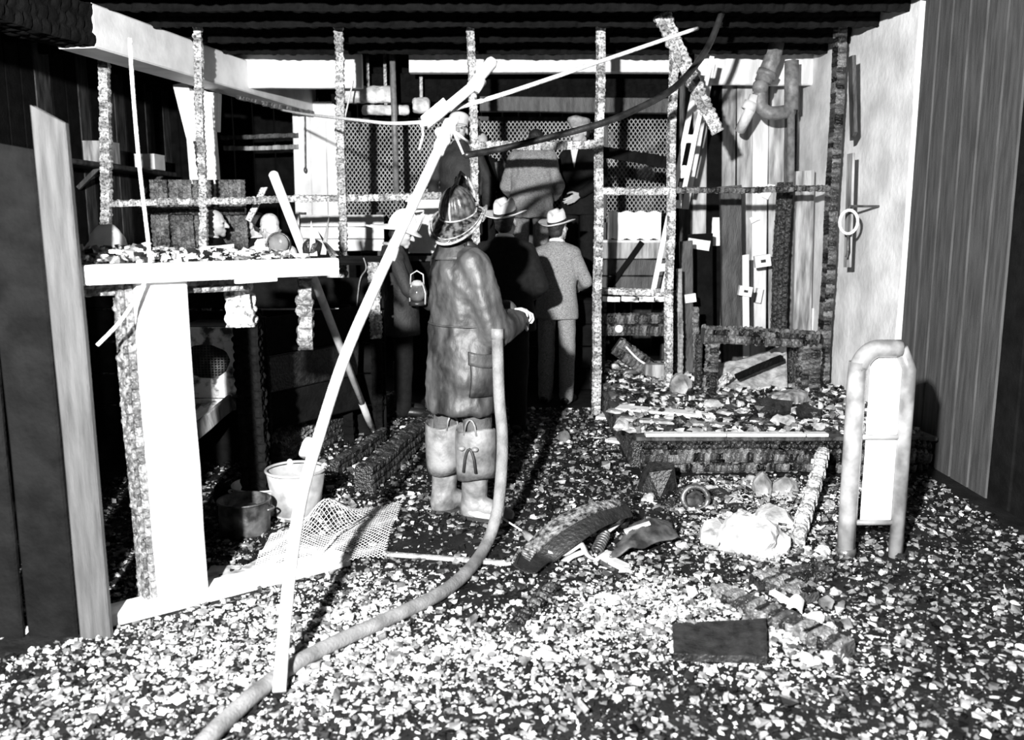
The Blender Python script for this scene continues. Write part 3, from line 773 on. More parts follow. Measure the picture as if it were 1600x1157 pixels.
# white corrugated block, burnt workbench
wk = thing('workbench', 'burnt workbench with diagonal brace between two charred studs', 'workbench', (1.03, 8.2, PZ))
YB = 8.15
def PB(px, py, dy=0): return W(px, py, YB + dy)
charred('top_rail', PB(936, 455), PB(1050, 457), .06, .06, 'ash_char', wk, .035, .008, 100)
for k, x in enumerate((955, 985, 1010, 1035)):
    plank('scorched_strip', PB(x - 14, 467, -.02), PB(x + 13, 468, -.02), .045, .05, 'paint_old', wk, seed=k, up=(0, 1, 0))
charred('apron', PB(938, 498), PB(1052, 498), .09, .1, 'ash_grey', wk, .035, .014, 101, up=(0, 1, 0), across=True)
charred('apron', PB(938, 516), PB(1052, 516), .10, .1, 'ash_grey', wk, .035, .014, 102, up=(0, 1, 0), across=True)
MB().lathe([(.001, 0), (.036, 0), (.036, .015), (.02, .02), (.001, .02)], 20, PB(967, 514, -.09), Matrix.Rotation(math.pi / 2, 3, 'X')).build('valve_disc', 'paint', wk, True)
charred('diagonal_brace', PB(962, 540), PB(1046, 597), .17, .09, 'ash_grey', wk, .04, .016, 103, up=(0, 1, 0), across=True)
MB().tube(spline([PB(978, 542, -.06), PB(995, 560, -.06), PB(1010, 570, -.06), PB(1038, 584, -.06)], 4), .010, 6).build('bent_strip', 'paint', wk, True)
for px in (940, 1052):
    q = PB(px, 560); charred('leg', (q.x, q.y + .08, PZ), (q.x, q.y + .08, PB(px, 456).z), .08, .08, 'char', wk, .05, .01, 104 + px)
charred('side_post', PB(1050, 600, -.1), PB(1050, 575, -.1), .06, .06, 'ash_grey', wk, .04, .01, 106, up=(0, 1, 0))
MB().box((PB(1020, 600).x, YB - .1, PZ + .07), (.19, .12, .12)).build('foot_block', 'board_mid', wk)
MB().tube([PB(970, 612), PB(968, 590), PB(978, 582), PB(1000, 580)], .03, 8).build('bent_pipe', 'iron', wk, True)
wkb = thing('back_counter', 'dark panelled counter carrying the white corrugated block', 'counter', W(985, 560, 8.9))
a, b = W(936, 378, 8.9), W(1044, 458, 8.9)
for k in range(3):
    z = a.z + (b.z - a.z) * (k + .5) / 3
    plank('panel', (a.x, 8.9, z), (b.x, 8.9, z), abs(b.z - a.z) / 3 - .008, .03, 'board_mid' if k == 0 else 'board_dark', wkb, up=(0, 1, 0), seed=k)
plank('top', (a.x - .03, 9.05, a.z), (b.x + .03, 9.05, a.z), .34, .03, 'board_pale', wkb, seed=4)
for px in (940, 1040):
    q = W(px, 500, 9.1); plank('leg', (q.x, 9.1, PZ), (q.x, 9.1, a.z), .08, .08, 'board_dark', wkb, seed=px)
tb = thing('corrugated_block', 'white corrugated block on the dark panelled counter', 'block', W(985, 372, 9.0))
a, b = W(950, 374, 9.0), W(1032, 331, 9.0)
mb = MB()
for k in range(24):
    u = a.x + (b.x - a.x) * (k + .5) / 24
    mb.box((u, 9.0 + (.008 if k % 2 else 0), (a.z + b.z) / 2 + .01 * math.sin(k)), ((b.x - a.x) / 24, .12, (b.z - a.z)))
mb.build('ribs', 'paint', tb)
# slotted steel strip and laths
sl = thing('slotted_strip', 'long slotted pale strip leaning like a ladder beside the charred stud', 'strip', W(1022, 452, 8.12))
a0, a1 = W(1096, 88, 8.0), W(1021, 453, 8.13); b0, b1 = W(1112, 88, 8.0), W(1037, 453, 8.13)
plank('stile', a0, a1, .045, .02, 'paint', sl, up=(0, 1, 0), seed=1, jag=.02)
plank('stile', b0, b0 + (b1 - b0) * .55, .04, .02, 'paint', sl, up=(0, 1, 0), seed=2, jag=.02)
for k in range(7):
    f = .06 + k * .14
    plank('cross_bar', a0 + (a1 - a0) * f, b0 + (b1 - b0) * f, .11 if k % 2 else .07, .018, 'paint', sl, up=(0, 1, 0), seed=k)
plank('lath', W(1052, 378, 8.05), W(1037, 454, 8.13), .05, .02, 'board_pale', None, up=(0, 1, 0), seed=3, jag=.02, label='short pale lath below the slotted strip', cat='lath')
plank('lath', W(1112, 100, 8.84), W(1070, 330, 9.15), .07, .025, 'sheet_pale', None, up=(0, 1, 0), seed=4, jag=.03, label='long pale lath leaning behind the hanging rafter end', cat='lath')
plank('black_lath', W(1003, 378, 8.85), W(952, 450, 8.85), .05, .03, 'char_dull', None, up=(0, 1, 0), seed=5, label='thin black lath leaning across the dark panelled counter', cat='lath')

# drain pipes
dp = thing('drain_pipe', 'cast iron drain pipe with ball joint and elbow high on the wall', 'pipe', W(1190, 215, 8.5))
def PD(px, py, dy=0): return W(px, py, 8.5 + dy)
MB().tube([PD(1216, 50), PD(1206, 95), PD(1192, 128)], .078, 14).build('upper_pipe', 'pipe', dp, True)
MB().ell(PD(1188, 136), (.075, .075, .075)).build('ball_joint', 'pipe', dp, True)
MB().tube([PD(1200, 112), PD(1196, 120)], .092, 14).build('hub', 'pipe', dp, True)
MB().tube(spline([PD(1187, 145), PD(1187, 162), PD(1196, 174), PD(1212, 177), PD(1236, 173, .1)], 5), .062, 14).build('elbow', 'pipe', dp, True)
MB().tube([PD(1180, 150), PD(1172, 172), PD(1156, 204, .15)], [.055, .05, .05], 12).build('branch', 'sheet_pale', dp, True)
MB().tube([PD(1174, 160), PD(1168, 172)], .064, 12).build('branch_hub', 'sheet_pale', dp, True)
MB().tube([PD(1236, 165, .05), PD(1234, 600, .05)], .035, 12).build('down_pipe', 'pipe', dp, True)
MB().tube([PD(1237, 95, .05), PD(1236, 172, .05)], .065, 12).build('stack', 'pipe', dp, True)
# burnt uprights on the right
def upright(px, y0, y1, wpx, Y, m_, label, seed, ch=True, name='burnt_upright', dx=0, zb=PZ):
    a, b = W(px, y0, Y), W(px + dx, y1, Y); w = wpx / F_PX * Y
    if zb is not None: b = V((b.x, b.y, zb))
    if ch: charred(name, b, a, w, w * .6, m_, None, .045, .012, seed, up=(0, 1, 0), label=label, cat='post')
    else: plank(name, b, a, w, w * .4, m_, None, up=(0, 1, 0), seed=seed, jag=.02, label=label, cat='board')
upright(1226, 285, 505, 22, 8.2, 'char', 'black alligatored upright in front of the down pipe', 110, dx=-10)
upright(1257, 266, 505, 28, 8.45, 'board_mid', 'wide grey board with square top beside the down pipe', 111, False, 'grey_board', dx=-2)
upright(1141, 290, 500, 32, 8.7, 'board_dark', 'black bowed board behind the burnt trestle', 112, False, 'bowed_board', dx=6)
upright(1092, 365, 600, 40, 8.8, 'char_dull', 'broad black board behind the burnt trestle', 113, False, 'black_board')
upright(1072, 375, 610, 20, 8.3, 'board_dark', 'dark narrow board beside the workbench', 114, False, 'dark_board')
upright(1062, 420, 612, 8, 8.0, 'board_mid', 'thin grey batten beside the workbench', 115, True, 'thin_batten')
upright(1087, 480, 612, 9, 7.95, 'ash_grey', 'thin charred batten left of the burnt trestle', 116, True, 'thin_batten')
upright(1272, 480, 560, 14, 8.5, 'sheet_pale', 'short pale board end behind the trestle', 117, False, 'board_end')
upright(1165, 400, 500, 10, 8.6, 'paint', 'thin white batten with hanging box', 118, False, 'white_batten', dx=4)
for i, (px, py, w, h, m_, lab) in enumerate(((1091, 382, 34, 15, 'paint', 'white junction box on the broad black board'), (1191, 408, 24, 18, 'paint', 'white switch box beside the black alligatored upright'),
        (1164, 455, 20, 15, 'paint', 'small white box hanging on the thin white batten'), (1078, 466, 17, 13, 'paint', 'white tag low on the dark narrow board'), (1185, 462, 9, 22, 'sheet_pale', 'narrow pale plate between the uprights'))):
    Y = (8.75, 8.9, 8.55, 8.25, 9.15)[i]; c = W(px, py, Y)
    t = thing('wall_box', lab, 'box', c + V((0, 0, -h / 2 / F_PX * Y)))
    MB().box(c, (w / F_PX * Y, .06, h / F_PX * Y), Matrix.Rotation(.15 * (-1) ** i, 3, 'Y')).build('case', m_, t)
    if i in (1, 2): MB().box(c + V((0, -.035, 0)), (w / F_PX * Y * .3, .02, h / F_PX * Y * .25), Matrix.Rotation(.15 * (-1) ** i, 3, 'Y')).build('slot', 'black_metal', t)
    MB().tube([c + V((0, .02, .02)), c + V((.0, .1, .03))], .012, 6).build('bracket', 'iron', t)
for i, (a, b, w, lab) in enumerate((((1108, 408), (1094, 440), .045, 'white splinter leaning on the broad black board'), ((1084, 456), (1100, 470), .04, 'small white splinter at the foot of the black board'), ((1120, 340), (1118, 385), .09, 'broad pale splinter hanging behind the junction box'),
                               ((1195, 310), (1205, 290), .07, 'curled pale sheet scrap beside the alligatored upright'), ((1172, 345), (1188, 338), .06, 'torn white scrap between bowed board and upright'))):
    YS = (8.78, 8.78, 9.2, 9.2, 9.2)[i]
    plank('splinter', W(*a, YS), W(*b, YS), w, .02, 'paint', None, up=(0, 1, 0), seed=i, jag=.03, label=lab, cat='splinter')

# burnt trestle
tt = thing('trestle', 'heavy alligatored trestle with thick top beam on the raised floor', 'trestle', W(1190, 612, 7.5))
YT = 7.35
def PT(px, py, dy=0): return W(px, py, YT + dy)
charred('top_beam', PT(1098, 523), PT(1276, 530), .13, .16, 'ash_grey', tt, .042, .026, 120, up=(0, 1, 0), across=True)
for px, w, s_ in ((1112, 18, 121), (1264, 34, 122)):
    q = PT(px, 560); charred('leg', (q.x, q.y, PZ), (q.x, q.y, PT(px, 536).z), w / F_PX * YT, .12, 'ash_grey', tt, .040, .024, s_, up=(0, 1, 0), across=True)
q = PT(1092, 560, .3); charred('leg', (q.x, q.y, PZ), (q.x, q.y, PT(1092, 530).z), .05, .08, 'char', tt, .04, .012, 123)
q = PT(1240, 560, .3); charred('leg', (q.x, q.y, PZ), (q.x, q.y, PT(1092, 530).z), .06, .08, 'char', tt, .04, .012, 124)
charred('inner_brace', PT(1116, 610, .05), PT(1142, 585, .05), .05, .06, 'ash_char', tt, .03, .012, 125)
# white sheet heap inside the trestle
def heap_fn(u, v):
    p = G(1128 + 112 * u + 4 * v, 616 - 10 * v, PZ)
    p.y = 7.45 + .45 * v
    return V((p.x, p.y, PZ + .01 + (.20 + .12 * u) * v * (1 - .3 * (1 - u)) + .05 * mnoise.noise(V((u * 5, v * 5, 3)))))
MB().grid(heap_fn, 22, 14, .02).build('cloth_heap', 'plaster', None, True, 'crumpled pale sheet heaped under the burnt trestle', 'sheet')
charred('black_stick', PT(1150, 590, .02) + V((0, .0, 0)), PT(1222, 560, .15), .05, .05, 'char_dull', None, .05, .008, 126, label='black stick lying across the pale sheet', cat='stick')

# enamelled iron bed frame at the right
bf = thing('bed_frame', 'rounded enamelled iron bed end with white sheet panel by the plaster wall', 'bed frame', (1.75, 4.35, 0))
YF = 4.3
q0 = W(1320, 880, YF)
xb, zt = q0.x, W(1320, 545, YF).z
xe = W(1398, 880, YF).x
arc = [V((xb, YF, .03)), V((xb, YF, zt - .14))] + [V((xb + .10 * (1 - math.cos(a)), YF, zt - .14 + .14 * math.sin(a))) for a in [math.pi / 2 * k / 6 for k in range(1, 7)]] + [V((xe - .05, YF, zt))]
MB().tube(spline(arc, 3), .044, 16).build('end_tube', 'enamel', bf, True)
MB().tube([V((xb, YF, 0)), V((xb, YF, .05))], [.05, .05], 14).build('foot', 'iron', bf, True)
MB().tube([V((xe, YF, 0)), V((xe, YF, zt - .1)), V((xe - .05, YF, zt))], .035, 14).build('end_tube', 'enamel', bf, True)
plank('sheet_panel', (xb + .15, YF + .02, .18), (xb + .15, YF + .02, zt - .02), .16, .015, 'paint', bf, up=(0, 1, 0), seed=3)
MB().tube([V((xb + .02, YF, .62)), V((xe, YF, .62))], .014, 10).build('cross_rod', 'enamel', bf, True)
MB().tube([V((xb + .02, YF, .18)), V((xe, YF, .18))], .014, 10).build('cross_rod', 'enamel', bf, True)

# ------------------------------------------------------------------ stage behind, white box
sg = thing('stage', 'low black stage carrying the men by the mesh screens', 'stage', (-.05, 9.7, 0))
SZ = 0.9
x0s, x1s = -1.15, 0.82
for k in range(8):
    plank('deck_board', (x0s, 8.86 + k * .25, SZ - .02), (x1s, 8.86 + k * .25, SZ - .02), .24, .04, 'char_dull', sg, seed=k)
for k in range(4):
    plank('front_board', (x0s, 8.76, .11 + k * .22), (x1s, 8.76, .11 + k * .22), .21, .03, 'char_dull', sg, up=(0, 1, 0), seed=10 + k)
cr = thing('crate', 'dark crate under the white corrugated drum box', 'crate', W(665, 470, 8.95))
a, b = W(638, 396, 8.9), W(694, 312, 8.9)
MB().box(((a.x + b.x) / 2, 9.05, (SZ + a.z) / 2), (b.x - a.x, .3, a.z - SZ)).build('body', 'char_dull', cr)
for z in (SZ + .06, a.z - .05):
    MB().box(((a.x + b.x) / 2, 8.89, z), (b.x - a.x + .02, .02, .05)).build('slat', 'board_dark', cr)
dr = thing('drum_box', 'white ribbed box standing on the dark crate', 'box', V(((a.x + b.x) / 2, 9.05, a.z)))
MB().box(((a.x + b.x) / 2, 9.05, (a.z + b.z) / 2), (b.x - a.x, .26, b.z - a.z)).build('case', 'paint', dr)
for k in range(7):
    MB().box((a.x + (b.x - a.x) * (k + .5) / 7, 8.915, (a.z + b.z) / 2 - .04), (.018, .015, (b.z - a.z) * .7)).build('rib', 'paint', dr)
MB().box(((a.x + b.x) / 2, 9.05, b.z - .01), (b.x - a.x + .04, .3, .02)).build('lid', 'paint', dr)
# white boarded low wall at the left back
wbx = thing('dado', 'low white boarded wall behind the white fire helmet', 'wall panel', W(545, 640, 9.6))
for k in range(3):
    a, b = W(470, 345 + 19 * k, 9.6), W(600, 345 + 19 * k, 9.6)
    plank('board', V((a.x, 9.6, a.z)), V((b.x, 9.6, b.z)), .12, .03, 'paint', wbx, up=(0, 1, 0), seed=k)
for px in (475, 595):
    q = W(px, 400, 9.63); plank('post', (q.x, 9.65, 0), (q.x, 9.65, 1.75), .07, .06, 'board_dark', wbx, seed=px)

# office panel (charred) and shelf
op = thing('burnt_screen', 'charred panelled screen standing behind the bald man', 'screen', W(310, 600, 8.3))
a, b = W(233, 398, 8.3), W(384, 281, 8.3)
for k, (px0, px1) in enumerate(((233, 262), (263, 300), (301, 336), (337, 384))):
    q0, q1 = W(px0, 300, 8.3), W(px1, 300, 8.3)
    charred('board', ((q0.x + q1.x) / 2, 8.3 + .015 * (k % 2), 0), ((q0.x + q1.x) / 2, 8.3 + .015 * (k % 2), b.z), q1.x - q0.x - .01, .04, 'ash_grey', op, .04, .010, 130 + k, up=(0, 1, 0))
charred('cross_batten', (a.x - .05, 8.24, W(233, 330, 8.3).z), (b.x, 8.24, W(233, 330, 8.3).z), .06, .04, 'char', op, .05, .01, 135, up=(0, 1, 0))
sh = thing('wall_shelf', 'sooty plank shelf on the dark office wall', 'shelf', (-4.1, 9.0, 2.1))
plank('shelf_board', (-4.14, 7.2, 2.2), (-4.14, 10.9, 2.2), .3, .05, 'board_dark', sh, seed=2)
for yy in (7.4, 9.0, 10.6):
    MB().bar((-4.27, yy, 1.98), (-4.05, yy, 2.18), .04, .04).build('bracket', 'board_dark', sh)
for i, (yy, w, h, m_, lab) in enumerate(((9.15, .32, .2, 'board_mid', 'grey carton on the sooty shelf'), (10.35, .3, .16, 'paint', 'small white carton on the sooty shelf'))):
    t = thing('carton', lab, 'carton', (-4.08, yy, 2.225))
    MB().box((-4.08, yy, 2.227 + h / 2), (.22, w, h)).build('case', m_, t)
    MB().box((-4.08, yy, 2.229 + h), (.225, w * 1.01, .012)).build('lid', m_, t)
for i, (a, b, Y, lab) in enumerate((((412, 295), (388, 345), 7.9, 'pale splintered stick leaning behind the pike pole'),)):
    plank('stick', W(*b, Y), W(*a, Y), .05, .03, 'ash_char', None, up=(0, 1, 0), seed=i + 3, jag=.04, label=lab, cat='stick')
charred('office_rail', W(345, 215, 10.5), W(466, 212, 10.55), .06, .05, 'board_dark', None, .08, .006, 140, label='dim upper rail in the dark office', cat='rail')
charred('office_rail', W(350, 232, 10.5), W(466, 230, 10.55), .05, .05, 'board_mid', None, .08, .006, 141, label='dim lower rail in the dark office', cat='rail')

# ------------------------------------------------------------------ burnt wheel in the foreground
wh = thing('burnt_wreckage', 'charred tyre section with bright levers and coil spring on the floor', 'wreckage', G(900, 880))
def PW(px, py, Y=4.35): 
    q = W(px, py, Y); q.z = max(q.z, .012); return q
key = [G(818, 903) + V((0, 0, .03)), W(838, 870, 4.2), W(862, 846, 4.25), W(895, 823, 4.3), W(935, 803, 4.38), W(980, 791, 4.5)]
cl = spline(key, 8)
hub_c = PW(930, 905, 4.1)
rr = []; tread = []
for i, p in enumerate(cl):
    t_ = (cl[min(i + 1, len(cl) - 1)] - cl[max(i - 1, 0)]).normalized()
    ins = (hub_c - p); ins = (ins - t_ * ins.dot(t_)).normalized()
    bk = V((-.25, .9, .30)); bk = (bk - t_ * bk.dot(t_)).normalized()
    s = i / (len(cl) - 1); w1 = .05 + .05 * math.sin(math.pi * min(1, s + .05)); w2 = .05 + .05 * math.sin(math.pi * min(.9, s * .9 + .08))
    sec = [p + bk * w1 * 1.15 + ins * .025, p + bk * w1 - ins * .004, p + bk * w1 * .5 - ins * .012, p - ins * .004, p - bk * .008 + ins * w2 * .35, p - bk * .004 + ins * w2 * .8, p + bk * .012 + ins * w2]
    sec = [V((q.x, q.y, max(q.z, .004))) for q in sec]
    inn = [q + bk * .010 + ins * .016 for q in reversed(sec[1:])]
    rr.append(sec + inn); tread.append((sec[1], sec[2], sec[3], t_, ins))
MB().rings(rr).build('tyre', 'rubber', wh, False)
mb = MB()
for i in range(2, len(cl) - 2):
    q0, q1, q2, t_, ins = tread[i]
    mb.bar(q0 - ins * .006, q1 - ins * .007, .021, .014, ins); mb.bar(q1 - ins * .007, q2 - ins * .005, .021, .014, ins)
mb.build('tread_blocks', 'ash_grey', wh)
MB().tube(spline([W(878, 838, 4.45), W(905, 825, 4.5), W(935, 812, 4.58), W(965, 806, 4.66)], 8), .006, 6).build('bead_wire', 'iron', wh, True)
mb = MB()
pts = spline([PW(856, 862, 4.22), PW(880, 864, 4.24), PW(905, 850, 4.28), PW(918, 868, 4.25), PW(930, 880, 4.22)], 5)
mb.tube(pts, [.018 + .024 * math.sin(math.pi * i / (len(pts) - 1)) for i in range(len(pts))], 8, sq=.35)
mb.build('bent_lever', 'steel', wh, True)
MB().tube(spline([PW(915, 862, 4.28), PW(893, 870, 4.24), PW(882, 885, 4.2)], 5), [.024] * 11, 8, sq=.4).build('bent_lever', 'steel', wh, True)
MB().tube([PW(874, 842, 4.4), PW(868, 856, 4.35)], .008, 6).build('stay', 'steel', wh, True)
MB().tube([PW(858, 868, 4.3), PW(836, 894, 4.16)], .008, 6).build('stay', 'steel', wh, True)
a, b = PW(932, 862, 4.32), PW(945, 836, 4.42)
ax = (b - a).normalized(); e1 = ax.cross(V((0, 1, 0))).normalized(); e2 = ax.cross(e1)
MB().tube([a + (b - a) * (i / 64) + (e1 * math.cos(i * 2 * math.pi / 9) + e2 * math.sin(i * 2 * math.pi / 9)) * .027 for i in range(65)], .0065, 6).build('coil_spring', 'iron', wh, True)
MB().lathe([(.001, 0), (.027, 0), (.027, .012), (.01, .014), (.01, .03), (.001, .03)], 18, b, Matrix((e1, e2, ax)).transposed()).build('spring_cap', 'iron', wh, True)
MB().cap(a, .013, b, .013).build('spring_core', 'black_metal', wh, True)
MB().bar(PW(945, 878, 4.25), PW(978, 910, 4.12), .045, .03).build('fork_leg', 'steel', wh)
MB().bar(PW(935, 884, 4.22), PW(958, 912, 4.10), .014, .014).build('fork_rod', 'iron', wh)
MB().bar(PW(930, 892, 4.2), PW(952, 864, 4.3), .03, .02).build('clamp', 'steel', wh)
MB().bar(PW(972, 823, 4.56), PW(983, 800, 4.62), .04, .03).build('bracket', 'rubber', wh)
MB().tube([PW(946, 833, 4.45), PW(962, 822, 4.52), PW(975, 812, 4.58)], .012, 7).build('linkage', 'steel', wh, True)
def skin_fn(u, v):
    p = (PW(952, 880, 4.2) * (1 - u) + PW(1060, 846, 4.42) * u) * (1 - v) + (PW(985, 828, 4.62) * (1 - u) + PW(1045, 822, 4.72) * u) * v
    return p + V((0, 0, .03 + .07 * math.sin(math.pi * u) * math.sin(math.pi * v) + .022 * mnoise.noise(V((u * 5, v * 5, 9)))))
MB().grid(skin_fn, 22, 18, .008).build('guard_skin', 'iron', wh, True)
MB().bar(skin_fn(.05, .55) + V((0, 0, .015)), skin_fn(.55, .35) + V((0, 0, .02)), .03, .012).build('guard_strap', 'steel', wh)
# small brass fitting with wire
nf = thing('brass_fitting', 'small brass nozzle fitting beside the charred tyre', 'fitting', G(826, 842))
MB().tube([PW(818, 832, 4.58), PW(826, 840, 4.53), PW(838, 852, 4.46)], [.016, .022, .018], 12).build('body', 'brass', nf, True)
MB().tube([PW(775, 803, 4.7), PW(797, 818, 4.64), PW(816, 830, 4.59)], .005, 6).build('wire_tail', 'wire', nf, True)

# ------------------------------------------------------------------ goods on the ledge
hl = thing('headlamp', 'burnt round lamp with glass bowl lying on the ledge rubble', 'lamp', onL(.80, -.30, LZ + .06))
c = W(437, 382, 4.7)
MB().lathe([(.001, -.05), (.04, -.045), (.058, -.02), (.062, .0), (.058, .01), (.05, .0), (.03, -.03), (.001, -.035)], 24, c, Matrix.Rotation(1.2, 3, 'X')).build('shell', 'iron', hl, True)
MB().ell(c + V((0, -.02, .004)), (.052, .02, .052)).build('glass', 'glass', hl, True)
MB().tube([c + V((.06 * math.cos(k * .35), -.02, .06 * math.sin(k * .35))) for k in range(19)], .005, 6).build('bezel', 'black_metal', hl, True)
MB().tube([c + V((0, .0, .062)), c + V((.01, 0, .075))], .006, 6).build('stud', 'iron', hl)
lump(W(408, 390, 4.75), (.035, .03, .06), 4).build('plaster_lump', 'plaster', None, False, 'white lump leaning against the burnt round lamp', 'lump')
for i, (a, b, w, lab) in enumerate((((505, 398), (514, 338), .03, 'pointed dark splinter standing on the ledge end'), ((490, 400), (486, 345), .04, 'pale curled strip standing on the ledge end'), ((522, 404), (497, 362), .03, 'dark sliver leaning on the ledge end'),
                                    ((526, 400), (503, 372), .02, 'thin grey sliver across the ledge end'))):
    q0, q1 = W(*a, 4.75), W(*b, 4.75)
    MB().grid(lambda u, v: q0 + (q1 - q0) * v + V(((u - .5) * w * (1 - v) , .02 * math.sin(v * 3) * (u - .5), 0)), 4, 8, .006).build('splinter', ('board_mid', 'board_pale', 'char', 'iron')[i], None, False, lab, 'splinter')
lump(W(488, 388, 4.8), (.06, .05, .05), 21).build('char_lump', 'char', None, False, 'black lump among splinters on the ledge end', 'lump')
lump(W(440, 398, 4.55), (.07, .04, .02), 22).build('plaster_lump', 'plaster', None, False, 'flat white lump at the front of the ledge', 'lump')
a_ = [W(308, 400, 4.5), W(366, 400, 4.5), W(366, 383, 4.75), W(318, 380, 4.75)]
flat_sheet('paper_sheet', [V((q.x, q.y, LZ + .07)) for q in a_], .004, 'paper', 'crumpled white paper sheet lying on the ledge rubble', 'paper', .03, .0, seed=4)
c = W(170, 372, 4.5)
link('cloth_bundle', remesh(MB().ell(c + V((-.03, .05, -.06)), (.09, .08, .13)).ell(c + V((-.08, .05, -.10)), (.09, .08, .08)), .012, 3, lambda q: fold(q, 14, .012)), 'shirt', None, True, 'white cloth bundle on the ledge beside the grey board', 'cloth')

# ------------------------------------------------------------------ people
def head_shapes(mb, HM, wide=1.0):
    A = lambda p: HM @ V(p)
    R3 = HM.to_3x3()
    def e(c, r): mb.ell(A(c), r, R3, 16, 11)
    e((0, -.015, .032), (.074 * wide, .094, .086)); e((0, .022, -.02), (.064 * wide, .066, .08)); e((0, .03, -.06), (.052, .055, .045))
    e((0, .066, -.098), (.026, .022, .02)); e((0, .083, .018), (.048, .012, .012))
    e((.036, .066, -.02), (.022, .02, .02)); e((-.036, .066, -.02), (.022, .02, .02))
    mb.cap(A((0, .086, .012)), .009, A((0, .112, -.03)), .014); e((.012, .1, -.034), (.009, .01, .008)); e((-.012, .1, -.034), (.009, .01, .008))
    e((0, .084, -.062), (.023, .011, .007)); e((0, .082, -.074), (.02, .011, .007))
    for s in (-1, 1): e((s * .078 * wide, -.008, -.012), (.009, .02, .033))
def eyes(par, HM, tf):
    for s in (-1, 1):
        mb = MB().ell(HM @ V((s * .031, .081, .0)), (.012, .008, .007), HM.to_3x3(), 10, 6).xform(tf)
        mb.build('eye', 'eye', par, True)
def hand_shapes(mb, wrist, d, nrm, side, curl=0.9, k=1.0, spread=.023):
    """palm, four fingers and thumb; d points along the hand, nrm out of the palm, side=+1 puts the thumb on d x nrm"""
    d = V(d).normalized(); nrm = (V(nrm) - d * V(nrm).dot(d)).normalized(); sd = d.cross(nrm).normalized() * side
    w = V(wrist)
    for i, (off, ln, r) in enumerate(((.034, .95, .0085), (.0115, 1.05, .009), (-.0115, 1.0, .0088), (-.034, .8, .0078))):
        kn = w + d * (.088 - .006 * abs(i - 1)) * k + sd * off * k
        mb.cap(w + sd * off * .45 * k, .017 * k, kn, .0125 * k, 8)
        p = kn; ang = curl * .6; dirn = d
        for j, sl in enumerate((.042, .027, .021)):
            dirn = d * math.cos(ang) + nrm * math.sin(ang)
            q = p + dirn * sl * ln * k
            mb.cap(p, r * (1 - .08 * j) * k, q, r * (.93 - .08 * j) * k, 8); p = q; ang += curl * (.75 + .12 * i * .3)
    b = w + d * .022 * k + sd * .026 * k
    t1 = b + (d * .55 + sd * .62 + nrm * .45).normalized() * .042 * k
    t2 = t1 + (d * .75 + sd * .05 + nrm * .62).normalized() * .032 * k
    t3 = t2 + (d * .7 - sd * .3 + nrm * .6).normalized() * .025 * k
    mb.chain([b, t1, t2, t3], [.016 * k, .0115 * k, .0105 * k, .0085 * k], 8)

